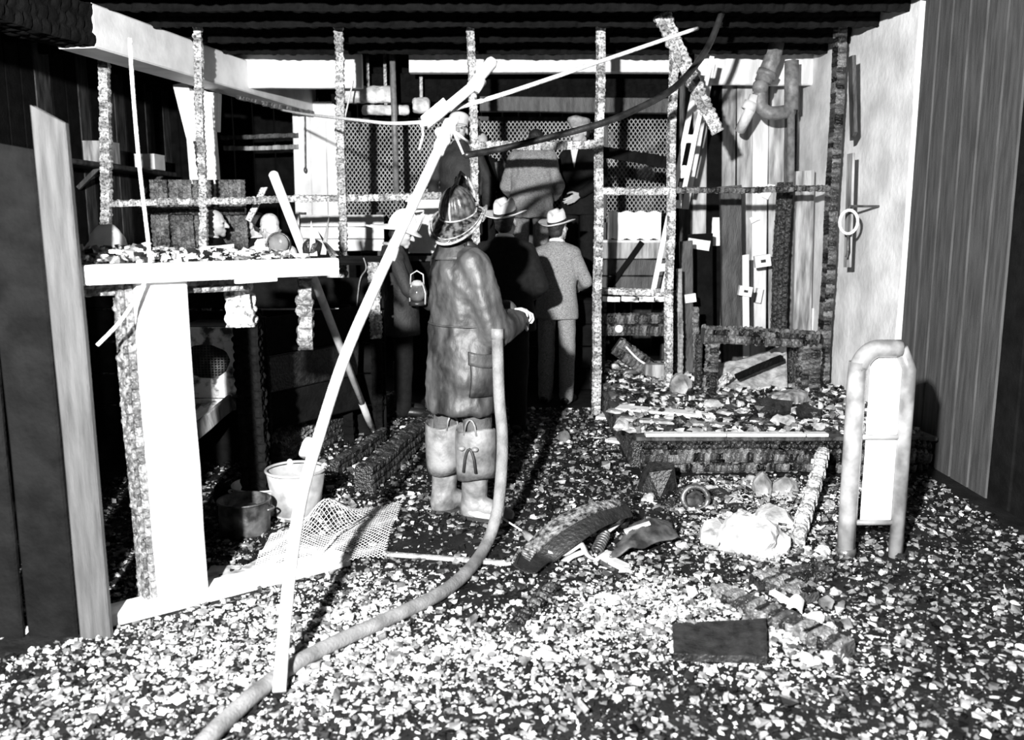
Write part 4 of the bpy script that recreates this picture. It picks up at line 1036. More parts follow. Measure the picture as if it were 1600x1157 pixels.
SUIT = [(.80, .205, .150, -.01), (.92, .198, .145, -.01), (1.08, .178, .125, .0), (1.26, .20, .135, .0), (1.38, .195, .12, -.01), (1.445, .15, .095, -.015), (1.50, .072, .07, -.02)]
def person(label, base, yaw, H=1.75, coat='suit_black', coat_name='jacket', trouser='suit_black', rings=SUIT, arms=None, head=(0, 0, 0), head_off=(0, 0, 0), wide=1.0,
           bend=0.0, bend_side=0.0, voxel=.0065, collar='shirt', hair='hair', hands=((0.3, None), (0.3, None)), shoes=True, sleeve=(.066, .056, .048), fold_amp=.006, face=True, group=None, girth=1.0, legs=(0, 0), foot_yaw=(0, 0)):
    k = H / 1.75
    Rz = Matrix.Rotation(yaw, 3, 'Z'); base = V(base)
    def tf(p):
        p = V(p)
        if (bend or bend_side) and p.z > .92:
            s = min(1.0, (p.z - .92) / .35); s = s * s * (3 - 2 * s)
            q = p - V((0, 0, .92)); q = Matrix.Rotation(-bend * s, 3, 'X') @ (Matrix.Rotation(bend_side * s, 3, 'Y') @ q); p = q + V((0, 0, .92))
        return base + Rz @ (p * k)
    arms = arms or (((.27, -.03, 1.14), (.27, .08, .90)), ((-.27, -.03, 1.14), (-.27, .08, .90)))
    hc = V((0, .025, 1.615)) + V(head_off)
    HM = Matrix.Translation(hc) @ Matrix.Rotation(head[0], 4, 'Z') @ Matrix.Rotation(head[1], 4, 'X') @ Matrix.Rotation(head[2], 4, 'Y')
    # body: one continuous surface from crown to feet
    mb = MB(); head_shapes(mb, HM, wide)
    mb.cap(HM @ V((0, -.02, -.05)), .052, V((0, -.02, 1.46)), .056)
    mb.cap((0, -.02, 1.46), .05, (0, 0, 1.0), .09)
    for i, s in ((0, 1), (1, -1)):
        e_, w_ = V(arms[i][0]), V(arms[i][1]); sh_ = V((s * .155, -.012, 1.385))
        mb.cap((0, -.02, 1.38), .05, sh_, .04, 8); mb.chain([sh_, e_, w_], [.042, .036, .026], 8)
        curl, nrm = hands[i]; d = (w_ - e_).normalized()
        nrm = V(nrm) if nrm else V((-s, 0, 0))
        thumb = d.cross((nrm - d * nrm.dot(d)).normalized()); side = 1 if thumb.dot(V((0, .6, .8))) > 0 else -1
        hand_shapes(mb, w_ + d * .015, d, nrm, side, curl)
        mb.chain([(s * .05, 0, 1.0), (s * .09, 0, .9), (s * .10, .01 + legs[i], .5), (s * .10, -.02 + legs[i], .09)], [.08, .07, .045, .035], 8)
        fa = V((s * .015 + .13 * math.sin(-foot_yaw[i]), .13 * math.cos(foot_yaw[i]), -.02)); f0 = V((s * .10, -.03 + legs[i], .05)); mb.cap(f0, .035, f0 + fa, .025, 8)
    mb.xform(tf)
    body = link('person', remesh(mb, voxel, 2), 'skin', None, True, label, 'person', group, None, origin=base)
    if face: eyes(body, HM, tf)
    # jacket or coat
    mb = MB(); n = 28; rr = []
    for (z, rx, ry, yo) in rings:
        rr.append([V((rx * girth * math.cos(2 * math.pi * i / n), yo + ry * girth * math.sin(2 * math.pi * i / n), z)) for i in range(n)])
    mb.rings(rr)
    for i, s in ((0, 1), (1, -1)):
        e_, w_ = V(arms[i][0]), V(arms[i][1]); sh_ = V((s * .16, -.012, 1.39))
        mb.ell(sh_, (.07, .085, .065)); mb.cap(sh_, .07, V((s * .08, -.015, 1.40)), .09, 12); mb.chain([sh_, e_, w_ + (e_ - w_) * .06], sleeve, 12)
    mb.xform(tf)
    cf = lambda c: fold(V((c.x * 1.0, c.y * 1.0, c.z * .55)), 9, fold_amp) + fold(V((c.x, c.y, c.z)), 24, fold_amp * .25) + (ridge(V((c.x, c.y, c.z * 1.1 + .5 * c.x)), 7, fold_amp * .55) if fold_amp > .01 else 0)
    cm = link(coat_name, remesh(mb, .010, 9 if fold_amp > .01 else 4, cf), coat, body, True)
    # trousers
    mb = MB()
    for i, s in ((0, 1), (1, -1)):
        mb.chain([(s * .095, 0, .93), (s * .10, .01 + legs[i], .52), (s * .10, -.01 + legs[i], .07 if shoes else .30)], [.088, .08, .068], 14)
    mb.ell((0, 0, .94), (.165, .105, .12)); mb.xform(tf)
    link('trousers', remesh(mb, .012, 2, lambda c: fold(V((c.x, c.y, c.z * .6)), 11, .006)), trouser, body, True)
    if shoes:
        for s in (-1, 1):
            MB().tube([V((s * .10, -.075, .045)), V((s * .10, -.05, .05)), V((s * .105, .06, .05)), V((s * .115, .16, .035)), V((s * .118, .20, .03))], [.03, .043, .046, .043, .022], 12, sq=.95).xform(lambda p: tf(V((p.x, p.y, max(p.z, .002))))).build('shoe', 'shoe', body, True)
    if collar:
        pts = [V((.058 * math.cos(a), -.018 + .06 * math.sin(a), 1.505 + .012 * math.sin(a) * -1)) for a in [2 * math.pi * i / 20 for i in range(21)]]
        MB().tube(pts, .014, 7).xform(tf).build('collar', collar, body, True)
    if hair:
        mb = MB().ell(HM @ V((0, -.028, .038)), (.079 * wide, .09, .086), HM.to_3x3(), 18, 12).ell(HM @ V((0, -.055, -.02)), (.068 * wide, .055, .06), HM.to_3x3(), 14, 9).xform(tf)
        link('hair', remesh(mb, .009, 1, lambda c: fold(c, 60, .003)), hair, body, True)
    body['_d'] = 0
    return body, HM, tf
def fix(o):
    if '_d' in o: del o['_d']

def fedora(par, HM, tf, m_='felt', band='band', wide=.168):
    def A(p): return tf(HM @ V(p))
    n = 40
    def crown(i, j, nu, nv): pass
    rr = []
    for t_, z in ((1.0, .055), (1.01, .075), (.985, .11), (.93, .145), (.80, .165), (.5, .16), (.2, .148), (.02, .146)):
        row = []
        for k in range(n):
            a = 2 * math.pi * k / n; c, s = math.cos(a), math.sin(a)
            pinch = .85 if (s > .35 and abs(c) > .25 and z > .1) else 1.0
            zz = z - (.03 * max(0, 1 - abs(c * t_) * 3) * (t_ < .95) * (z > .12)) + .012 * s
            row.append(A((.084 * t_ * c * pinch, -.008 + .102 * t_ * s, zz)))
        rr.append(row)
    hat = MB().rings(rr).build('hat', m_, par, True)
    rr = []
    for f, dz in ((0, .056), (.3, .054), (.7, .057), (.97, .066), (1.0, .064), (.97, .060), (.7, .051), (.3, .048), (0, .050)):
        row = []
        for k in range(n):
            a = 2 * math.pi * k / n; c, s = math.cos(a), math.sin(a)
            row.append(A(((.084 + (wide - .084) * f) * c, -.008 + (.102 + (wide + .012 - .102) * f) * s, dz + .018 * abs(c) * f - .03 * max(0, s) * f + .004 * f)))
        rr.append(row)
    MB().rings(rr, cap=False).build('brim', m_, hat, True)
    rr = [[A((.0865 * math.cos(2 * math.pi * k / n), -.008 + .1045 * math.sin(2 * math.pi * k / n), z + .012 * math.sin(2 * math.pi * k / n))) for k in range(n)] for z in (.062, .090)]
    MB().rings(rr, cap=False).build('hat_band', band, hat, True)
def peaked_cap(par, HM, tf, m_='felt', visor='shoe'):
    def A(p): return tf(HM @ V(p))
    n = 32; rr = []
    for t_, z in ((.98, .04), (1.0, .07), (1.2, .10), (1.22, .118), (1.1, .135), (.6, .145), (.02, .147)):
        rr.append([A((.084 * t_ * math.cos(2 * math.pi * k / n), -.006 + .1 * t_ * math.sin(2 * math.pi * k / n), z + .02 * math.sin(2 * math.pi * k / n))) for k in range(n)])
    cap_ = MB().rings(rr).build('cap', m_, par, True)
    MB().grid(lambda u, v: A(((u - .5) * 2 * .078 * (1 - .25 * v * v), .09 * math.sqrt(max(0, 1 - ((u - .5) * 1.7) ** 2)) + .055 * v, .05 - .03 * v - .02 * abs(u - .5))), 14, 5, .004).build('visor', visor, cap_, True)
def fire_helmet(par, HM, tf, m_, trim, ribs=True, back=.17, sc=1.0):
    def A(p): return tf(HM @ (V(p) * sc))
    n = 96; rr = []
    for i in range(15):
        ph = math.pi / 2 * i / 14; c, s = math.cos(ph), math.sin(ph); row = []
        for k in range(n):
            a = 2 * math.pi * k / n; w = 1 + (.10 * (abs(math.cos(a * 8)) - .5) * (c ** .5) * (1 if i > 1 else .3) if ribs else 0)
            r = max(c, .03) ** .85
            row.append(A((.098 * r * w * math.cos(a), -.005 + .122 * r * w * math.sin(a), .045 + .155 * s)))
        rr.append(row)
    par = MB().rings(rr).build('helmet', 'leather_dome' if ribs else m_, par, True)
    def brim(a, f, up=0.0):
        c, s = math.cos(a), math.sin(a); bk = max(0, -s)
        rx = .098 + (.045 + .02 * bk) * f; ry = .122 + (.05 + back * .62 * bk ** 2) * f
        return V((rx * c * (1 + .12 * bk * f), -.005 + ry * s, .045 + .02 * abs(c) ** 3 * f - .03 * f - (.035 * bk ** 1.5) * f + up))
    m = 72; rr = []
    for f, up in ((0, .004), (.33, .003), (.66, .003), (1, .003), (1, -.003), (.66, -.003), (.33, -.003), (0, -.004)):
        rr.append([A(brim(2 * math.pi * k / m, f, up)) for k in range(m)])
    MB().rings(rr, cap=False).build('brim', m_, par, True)
    MB().tube([A(brim(2 * math.pi * k / m, 1.0)) for k in range(m + 1)], .0075, 8).build('brim_roll', trim, par, True)
    MB().tube([A(brim(2 * math.pi * k / m, .80, .004)) for k in range(m + 1)], .003, 5).build('brim_stitch', trim, par, True)
    MB().tube([A((.102 * math.cos(2 * math.pi * k / m), -.005 + .126 * math.sin(2 * math.pi * k / m), .052)) for k in range(m + 1)], .005, 6).build('seam_band', trim, par, True)
    MB().tube([A((0, -.005 - .124 * math.cos(t), .047 + .158 * math.sin(t))) for t in [math.pi * i / 20 for i in range(21)]], .0065, 6).build('crest', trim, par, True)
    # front shield with curled holder
    MB().grid(lambda u, v: A(((u - .5) * .13 * (1 - .45 * v), .128 + .02 * v - .03 * (abs(u - .5) * 2) ** 2, .06 + .15 * v)), 10, 8, .008).build('front_shield', m_, par, True)
    MB().tube([A(p) for p in ((.065, .12, .06), (.06, .13, .12), (.035, .135, .19), (0, .13, .235), (-.035, .135, .19), (-.06, .13, .12), (-.065, .12, .06))], .008, 7).build('shield_rim', trim, par, True)
    MB().tube([A(p) for p in ((0, .03, .198), (0, .08, .215), (0, .13, .235))], [.012, .010, .007], 7).build('eagle_holder', trim, par, True)

# --- the fireman with the hose
FB = G(732, 800); FB.y = 4.95; FB.x = W(723, 700, 4.95).x
COATF = [(.60, .225, .178, -.01), (.80, .225, .175, -.005), (1.0, .21, .16, 0), (1.10, .20, .15, 0), (1.25, .215, .155, 0), (1.36, .205, .14, -.01), (1.43, .155, .105, -.015), (1.485, .09, .085, -.02), (1.52, .078, .078, -.02)]
fyaw = -math.radians(58)
fm, HM, tf = person('fireman in long wet coat and ribbed leather helmet holding the hose', FB, fyaw, 1.81, 'coat', 'turnout_coat', 'denim', COATF,
    arms=(((.215, .07, 1.05), (.12, .245, 1.075)), ((-.24, .08, 1.08), (-.02, .30, 1.115))), head=(math.radians(40), math.radians(24), 0), head_off=(-.015, -.022, .0), legs=(.03, -.05), foot_yaw=(math.radians(-50), math.radians(-5)),
    voxel=.0045, collar=None, hands=((1.0, (-.4, .1, -1)), (1.0, (.5, .1, -1))), shoes=False, sleeve=(.085, .088, .07), fold_amp=.016)
ftc = [c for c in fm.children if c.name.startswith('turnout_coat')][0]
fire_helmet(fm, HM, tf, 'leather', 'leather_trim', True, .13, .95)
MB().tube([tf(V((.088 * math.cos(a), -.02 + .088 * math.sin(a), 1.495 + .02 * -math.sin(a)))) for a in [2 * math.pi * i / 24 for i in range(25)]], .022, 8).build('coat_collar', 'coat', ftc, True)
MB().grid(lambda u, v: tf(V(((.105 + .045 * v) * math.cos(math.pi * (1.05 + .9 * u)), -.02 + (.10 + .03 * v) * math.sin(math.pi * (1.05 + .9 * u)), 1.50 - .085 * v))), 18, 5, .006).build('collar_flap', 'coat', ftc, True)
for z in (1.28, 1.12):
    MB().box(tf(V((.06, .168, z))), (.03, .03, .035)).build('clasp', 'brass', ftc)
MB().tube([tf(V((.213 * math.cos(a), .163 * math.sin(a), 1.075))) for a in [math.pi * (1.0 + 1.1 * i / 24) for i in range(25)]], .006, 6).build('waist_seam', 'coat', ftc, True)
def pk(u, v):
    a = math.radians(-22 + 55 * u); z = .93 - .22 * v
    rx, ry = .228 + .022 * math.sin(math.pi * v), .182 + .022
    return tf(V((rx * math.cos(a), ry * math.sin(a), z)))
MB().grid(pk, 10, 8, .015).build('pocket', 'coat', ftc, True)
MB().grid(lambda u, v: tf(V(((.262) * math.cos(math.radians(-26 + 63 * u)), .212 * math.sin(math.radians(-26 + 63 * u)), .955 - .07 * v - .02 * math.sin(math.pi * u)))), 10, 4, .01).build('pocket_flap', 'coat', ftc, True)
# boots: foot, shaft, folded top with loops
for s, nm in ((1, 'r'), (-1, 'l')):
    ox = s * .10; oy = .03 if s > 0 else -.05
    Rf = Matrix.Rotation(math.radians(-50 if s > 0 else -5), 3, 'Z'); pv = V((ox, oy, 0))
    tw = lambda p: tf(pv + Rf @ (V(p) - pv))
    mb = MB()
    mb.rings([[V((ox + rx * math.cos(2 * math.pi * i / 20), oy + yo + ry * math.sin(2 * math.pi * i / 20), z)) for i in range(20)] for z, rx, ry, yo in
              ((.02, .055, .075, -.02), (.07, .055, .078, -.02), (.13, .053, .072, -.015), (.22, .062, .075, -.01), (.34, .072, .082, -.005))])
    mb.rings([[V((ox + w * math.cos(2 * math.pi * i / 16) , y + oy, .018 + max(0, h * (1 + math.sin(2 * math.pi * i / 16)) / 2))) for i in range(16)] for y, w, h in
              ((-.08, .04, .09), (-.05, .052, .11), (.03, .054, .125), (.08, .054, .10), (.13, .053, .075), (.18, .047, .06), (.212, .025, .04))])
    mb.xform(tw)
    bo = link('boot', remesh(mb, .008, 3, lambda c: fold(c, 18, .004)), 'boot', fm, True)
    MB().rings([[tw(V((ox + w * math.cos(2 * math.pi * i / 16) * .98, oy + .062 + .155 * math.sin(2 * math.pi * i / 16), z))) for i in range(16)] for z, w in ((.002, .055), (.024, .058))]).build('boot_sole', 'boot_sole', bo)
    fr = []
    for z, g in ((.245, 1.10), (.24, 1.22), (.30, 1.25), (.40, 1.28), (.50, 1.28), (.515, 1.24), (.50, 1.18), (.40, 1.12), (.30, 1.08)):
        fr.append([tw(V((ox + .078 * g * math.cos(2 * math.pi * i / 24), oy - .005 + .088 * g * math.sin(2 * math.pi * i / 24) , z + .012 * math.sin(4 * math.pi * i / 24)))) for i in range(24)])
    MB().rings(fr, cap=False).build('folded_top', 'boot', bo, True)
    for side in (0, math.pi):
        cx_, cy_ = ox + .094 * math.cos(side), oy
        MB().tube([tw(V((cx_, cy_ - .035 + .07 * i / 8, .49 + .085 * math.sin(math.pi * i / 8) ** .5))) for i in range(9)], .006, 6).build('pull_loop', 'boot', bo, True)
    if s > 0:
        MB().tube([tw(V((ox + .108, oy - .035 + .07 * i / 8, .29 + .13 * math.sin(math.pi * i / 8) ** .6 ))) for i in range(9)], .008, 6).build('hanging_strap', 'boot_sole', bo, True)
        for dy in (-.045, .03):
            MB().ell(tw(V((ox + .104, oy + dy, .42))), (.02, .02, .014)).build('strap_button', 'boot', bo, True)
# nozzle in his hands
nz = thing('hose_nozzle', 'short brass hose nozzle gripped in the fireman\'s hands', 'nozzle', tf(V((.05, .32, 1.03))))
q0, q1 = tf(V((.11, .25, 1.035))), tf(V((.01, .41, 1.075)))
MB().tube([q0, q0 + (q1 - q0) * .3, q0 + (q1 - q0) * .75, q1], [.024, .022, .016, .013], 14).build('barrel', 'brass', nz, True)
MB().tube([q0 + (q1 - q0) * .45, q0 + (q1 - q0) * .52], .026, 14).build('collar', 'brass', nz, True)

# --- two men in panama hats
b2 = W(790, 600, 7.0); b2.z = 0
p2, HM, tf = person('man in black suit and white hat with broad dark band', b2, math.radians(-14), 1.80, 'suit_black', 'jacket', 'suit_black', arms=(((.27, .0, 1.14), (.14, .2, 1.05)), ((-.27, .0, 1.14), (-.12, .22, 1.02))), girth=1.18, sleeve=(.08, .068, .055), head=(math.radians(-10), math.radians(13), 0), hair='hair')
fedora(p2, HM, tf, 'felt', 'band', .165)
b3 = W(869, 600, 8.1); b3.z = 0
p3, HM, tf = person('man in grey tweed suit and white hat with narrow band', b3, math.radians(-20), 1.73, 'tweed', 'jacket', 'tweed', arms=(((.27, .02, 1.14), (.16, .22, 1.08)), ((-.27, .0, 1.14), (-.12, .22, 1.02))), head=(math.radians(-14), math.radians(13), 0), hair='hair')
fedora(p3, HM, tf, 'felt', 'band', .165)

# --- fire officer with white helmet and lantern, leaning to the right
b4 = W(630, 600, 7.6); b4.z = 0
C4 = [(.72, .20, .16, 0), (.92, .195, .15, 0), (1.08, .19, .14, 0), (1.26, .205, .14, 0), (1.38, .195, .125, -.01), (1.445, .15, .1, -.015), (1.50, .08, .075, -.02)]
p4, HM, tf = person('man in dark coat and white fire helmet leaning over with lantern', b4, math.radians(-80), 1.72, 'coat_dark', 'coat', 'suit_black', C4,
    arms=(((.26, .05, 1.12), (.20, .24, .98)), ((-.26, .0, 1.14), (-.2, .2, 1.0))), bend=math.radians(-6), head=(math.radians(-12), math.radians(-22), 0), head_off=(0, .06, -.03), collar='felt_grey', hands=((.9, (-1, 0, -.4)), (.4, None)))
fire_helmet(p4, HM, tf, 'paint', 'paint', False, .22)
hw = tf(V((.20, .34, .95)))
lc = W(652, 458, 7.3); 
lan = thing('lantern', 'hand lantern with round glass held by the man in white helmet', 'lantern', lc + V((0, 0, -.10)))
MB().lathe([(.001, -.10), (.07, -.10), (.07, -.075), (.045, -.06)], 18, lc).build('base', 'black_metal', lan, True)
MB().lathe([(.045, -.06), (.066, -.02), (.066, .02), (.04, .06)], 18, lc).build('globe', 'glass', lan, True)
MB().lathe([(.045, .058), (.05, .075), (.03, .10), (.001, .105)], 18, lc).build('hood', 'steel', lan, True)
for a in (-.5, .5, 2.6):
    MB().tube([lc + V((.075 * math.cos(a), .075 * math.sin(a), -.09)), lc + V((.08 * math.cos(a), .08 * math.sin(a), 0)), lc + V((.05 * math.cos(a), .05 * math.sin(a), .085))], .007, 6).build('guard_wire', 'steel', lan, True)
MB().tube([lc + V((-.055, 0, .07)), lc + V((-.05, 0, .15)), lc + V((0, 0, .18)), lc + V((.05, 0, .15)), lc + V((.055, 0, .07))], .006, 6).build('bail', 'steel', lan, True)

# --- men on the stage
def sbase(px, Y): 
    q = W(px, 300, Y); q.z = SZ; return q
p5, HM, tf = person('fireman in white peaked cap and dark coat facing the room', sbase(719, 9.3), math.radians(176), 1.80, 'coat_dark', 'coat', 'suit_black', COATF, head=(0, math.radians(8), 0), girth=.98, hair='hair')
peaked_cap(p5, HM, tf, 'felt', 'felt')
p6, HM, tf = person('stout man in wide grey tweed coat seen from behind', sbase(830, 9.1), math.radians(-8), 1.74, 'tweed', 'overcoat', 'tweed', SUIT, girth=1.12, bend=math.radians(10), head=(math.radians(-25), math.radians(-25), 0), head_off=(.03, .05, -.04),
    arms=(((.255, .05, 1.12), (.2, .25, 1.02)), ((-.255, .05, 1.12), (-.18, .25, 1.02))), sleeve=(.085, .075, .065), hair='hair', fold_amp=.012)
p7, HM, tf = person('man in dark suit and grey cap reaching out one hand', sbase(906, 9.5), math.radians(150), 1.80, 'suit_black', 'jacket', 'suit_black', SUIT,
    arms=(((.27, .0, 1.14), (.22, .25, 1.30)), ((-.25, .0, 1.14), (-.1, .2, 1.0))), head=(math.radians(-25), math.radians(-8), 0), hair='hair')
peaked_cap(p7, HM, tf, 'felt_grey', 'felt_grey')
def lapel(u, v): return tf(V(((u - .5) * .10 * (1 - v) , .128 + .03 * v * (1 - v) + .006, 1.48 - .22 * v)))
MB().grid(lapel, 6, 8, .004).build('shirt_front', 'shirt', p7, True)
MB().tube([tf(V((.222, .235, 1.30))), tf(V((.215, .27, 1.31)))], .042, 12).build('shirt_cuff', 'shirt', p7, True)
p8, HM, tf = person('dark jacketed man with pale sleeve beside the charred stud', sbase(750, 9.95), math.radians(200), 1.72, 'suit_black', 'jacket', 'suit_black', SUIT,
    arms=(((.26, .05, 1.12), (.2, .25, 1.05)), ((-.27, .0, 1.14), (-.16, .22, .98))), head=(math.radians(20), math.radians(-20), 0), hair='hair')
MB().tube([tf(V((-.20, .02, 1.42))), tf(V((-.275, .05, 1.25))), tf(V((-.28, .07, 1.12)))], [.07, .075, .062], 14).build('pale_sleeve', 'tweed', p8, True)
# --- men behind the ledge
b9 = W(345, 600, 7.98); b9.z = 0
p9, HM, tf = person('bald man in profile behind the rubble covered ledge', b9, math.radians(-88), 1.78, 'suit_black', 'jacket', 'suit_black', SUIT, collar='shirt', hair=None)
b10 = W(436, 600, 7.95); b10.z = 0
p10, HM, tf = person('white haired man turned away behind the burnt round lamp', b10, math.radians(38), 1.74, 'shirt', 'shirt', 'suit_black', SUIT, bend=math.radians(4), head=(math.radians(10), math.radians(-10), 0), collar='shirt', hair='hair_white')
b11 = W(412, 600, 8.55); b11.z = 0
p11, HM, tf = person('man in dark clothes half hidden behind the white haired man', b11, math.radians(80), 1.76, 'suit_black', 'jacket', 'suit_black', SUIT, hair='hair')
for o in (fm, p2, p3, p4, p5, p6, p7, p8, p9, p10, p11): fix(o)

# ------------------------------------------------------------------ debris
rs = np.random.RandomState(12)
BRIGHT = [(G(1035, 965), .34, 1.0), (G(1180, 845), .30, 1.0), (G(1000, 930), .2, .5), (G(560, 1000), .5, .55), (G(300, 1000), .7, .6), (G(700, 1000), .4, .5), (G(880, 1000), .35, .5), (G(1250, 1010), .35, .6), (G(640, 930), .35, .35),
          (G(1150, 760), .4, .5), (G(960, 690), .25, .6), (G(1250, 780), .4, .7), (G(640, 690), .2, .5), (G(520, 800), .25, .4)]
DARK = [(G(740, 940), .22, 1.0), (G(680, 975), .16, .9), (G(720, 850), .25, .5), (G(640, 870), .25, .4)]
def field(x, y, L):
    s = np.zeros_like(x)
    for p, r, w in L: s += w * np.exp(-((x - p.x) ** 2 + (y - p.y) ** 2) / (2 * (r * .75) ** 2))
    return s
def scatter(n, y0, y1):
    y = y0 + (y1 - y0) * rs.rand(n) ** 1.0
    x = (rs.rand(n) * 2 - 1) * (0.66 * y + .45)
    ok = (x > -2.6 + .0 * y) & (x < 2.75) & ~((x > .8) & (y > 5.72))
    # nothing under the counter line to the left
    s = (x - LA.x) * LD.x + (y - LA.y) * LD.y; o = (x - LA.x) * LN.x + (y - LA.y) * LN.y
    ok &= ~((o < .08) & (s < .95) & (o > -.1))
    return x[ok], y[ok]
x, y = scatter(112000, 2.1, 7.9)
b, d = field(x, y, BRIGHT), field(x, y, DARK)
near = 1.0
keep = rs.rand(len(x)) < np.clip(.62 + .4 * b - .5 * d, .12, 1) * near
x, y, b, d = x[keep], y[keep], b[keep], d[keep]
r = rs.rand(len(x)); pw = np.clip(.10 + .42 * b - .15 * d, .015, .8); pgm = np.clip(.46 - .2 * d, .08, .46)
sz = (.006 + .030 * rs.rand(len(x)) ** 2.2) * (1 + .6 * (rs.rand(len(x)) < .03)) * np.clip(.75 + .06 * y, .8, 1.2)
hz = np.clip(.05 * field(x, y, [(G(1035, 965), .34, 1.0), (G(1180, 845), .32, 1.6), (G(1250, 780), .4, 1.2)]), 0, .1) * rs.rand(len(x))
z = .001 + hz
sel = r < pw
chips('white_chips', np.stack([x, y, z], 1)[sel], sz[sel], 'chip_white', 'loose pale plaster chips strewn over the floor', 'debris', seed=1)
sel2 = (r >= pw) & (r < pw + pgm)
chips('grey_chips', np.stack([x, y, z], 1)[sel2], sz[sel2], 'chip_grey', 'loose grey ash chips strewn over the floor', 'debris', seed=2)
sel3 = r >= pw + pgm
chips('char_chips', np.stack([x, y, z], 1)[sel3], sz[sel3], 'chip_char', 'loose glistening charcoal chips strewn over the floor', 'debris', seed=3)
xd, yd = scatter(86000, 2.1, 6.5)
wd = np.clip(field(xd, yd, BRIGHT) - .7 * field(xd, yd, DARK), 0, 1.2)
kd = rs.rand(len(xd)) < wd * .75
xd, yd = xd[kd], yd[kd]
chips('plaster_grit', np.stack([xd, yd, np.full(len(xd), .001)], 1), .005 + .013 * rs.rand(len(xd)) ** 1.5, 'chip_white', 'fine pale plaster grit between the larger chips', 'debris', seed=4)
# on the raised floor and the ledge
n = 2600; xx = rs.uniform(.85, 2.8, n); yy = rs.uniform(5.85, 9.0, n)
f = rs.rand(n)
for i, (lo, hi, m_, nm, lab) in enumerate(((0, .38, 'chip_white', 'plaster_rubble', 'small white rubble on the raised burnt floor'), (.38, .6, 'chip_grey', 'ash_rubble', 'small grey rubble on the raised burnt floor'), (.6, 1, 'chip_char', 'char_rubble', 'small charcoal rubble on the raised burnt floor'))):
    s_ = (f >= lo) & (f < hi)
    chips(nm, np.stack([xx[s_], yy[s_], np.full(s_.sum(), PZ)], 1), rs.uniform(.02, .06, s_.sum()), m_, lab, 'debris', seed=10 + i)
n = 1500; s_ = rs.uniform(-.1, 1.0, n); o_ = rs.uniform(.02, .68, n); hh = np.clip(.07 * (1 - np.abs(o_ - .35) / .4), 0, 1) * rs.rand(n) * np.clip(1.25 - s_, .3, 1)
P = np.stack([LA.x + LD.x * s_ - LN.x * o_, LA.y + LD.y * s_ - LN.y * o_, LZ + .062 + hh], 1); f = rs.rand(n)
for i, (lo, hi, m_, nm, lab) in enumerate(((0, .45, 'chip_white', 'ledge_plaster', 'pale plaster chips heaped on the white ledge'), (.45, .75, 'chip_grey', 'ledge_ash', 'grey ash chips heaped on the white ledge'), (.75, 1, 'chip_char', 'ledge_char', 'black charcoal chips heaped on the white ledge'))):
    k_ = (f >= lo) & (f < hi)
    chips(nm, P[k_], rs.uniform(.015, .045, k_.sum()), m_, lab, 'debris', seed=20 + i)

# single larger pieces
def piece(px, py, r, m_, label, seed, cat='fragment', z=0.0, name='plaster_fragment', rough=.28, group=None, sub=2):
    c = G(px, py, z); c.z = z + r[2] * .5
    return lump(c, r, seed, sub, rough).build(name, m_, None, False, label, cat, group)
piece(1172, 862, (.19, .12, .13), 'plaster', 'largest white plaster slab heap near the enamelled bed end', 31, 'slab', name='plaster_slab', sub=3, rough=.2)
piece(1118, 850, (.12, .09, .08), 'plaster', 'white plaster slab leaning left of the largest heap', 32, 'slab', name='plaster_slab')
piece(1210, 828, (.10, .08, .09), 'plaster', 'white plaster slab lying on top behind the largest heap', 33, 'slab', name='plaster_slab')
piece(1085, 790, (.08, .06, .06), 'iron', 'rusty round hub half buried beside the raised floor', 34, 'hub', name='iron_hub')
piece(1022, 768, (.11, .10, .15), 'char', 'black wedge shaped block before the raised floor', 35, 'block', name='charred_block', rough=.5, sub=1)
piece(1190, 775, (.075, .06, .10), 'plaster_dirty', 'sooty upright lump in front of the raised floor', 36, 'lump', name='sooty_lump', rough=.12)
piece(1225, 775, (.09, .07, .08), 'plaster_dirty', 'round sooty lump beside the upright lump', 37, 'lump', name='sooty_lump', rough=.12)
piece(1122, 780, (.07, .06, .05), 'char', 'black lump between the hub and the sooty lumps', 38, 'lump', name='charred_lump')
c = G(1086, 797); c.z = .07
MB().tube([c + V((.075 * math.cos(a), .02 * math.sin(a), .065 * math.sin(a))) for a in [i * math.pi / 10 for i in range(21)]], .016, 8).build('iron_hoop', 'iron', None, True, 'small iron hoop standing at the rusty hub', 'hoop')
# black board in the foreground, sticks and alligatored beams
flat_sheet('fallen_slab', [G(1052, 1040), G(1198, 1044), G(1196, 984), G(1050, 992)], .03, 'char', 'flat black square board lying in the foreground rubble', 'board', .004, .012, nu=12, nv=8)
def stick(a, b, w, h, m_, label, seed, ch=True, z=0.0, name='charred_stick', cat='stick', dz=0.0):
    pa, pb_ = G(*a, z), G(*b, z); pa.z += h / 2 + .004; pb_.z += h / 2 + .004 + dz
    if ch: return charred(name, pa, pb_, w, h, m_, None, .035, .014, seed, label=label, cat=cat, across=True)
    return plank(name, pa, pb_, w, h, m_, None, seed=seed, jag=.02, label=label, cat=cat)
stick((800, 990), (864, 925), .06, .04, 'char', 'thick black stick lying in front of the charred tyre', 150)
stick((1122, 938), (1325, 1032), .10, .07, 'ash_grey', 'alligatored beam running into the corner past the black square board', 151, name='charred_beam', cat='beam')
stick((1180, 922), (1290, 902), .12, .05, 'char', 'short dark beam under the bed end', 152, name='charred_beam', cat='beam')
stick((1190, 912), (1262, 948), .14, .06, 'ash_grey', 'broken alligatored board beside the white scoop', 153, name='charred_board', cat='board')
stick((1245, 862), (1282, 770), .07, .09, 'ash_char', 'leaning ashen post stump behind the plaster heap', 154, name='charred_stump', cat='post', dz=.2)
stick((1295, 735), (1268, 775), .03, .03, 'board_mid', 'thin grey lath leaning by the bed end', 155, False, name='thin_lath', cat='lath', dz=.2)
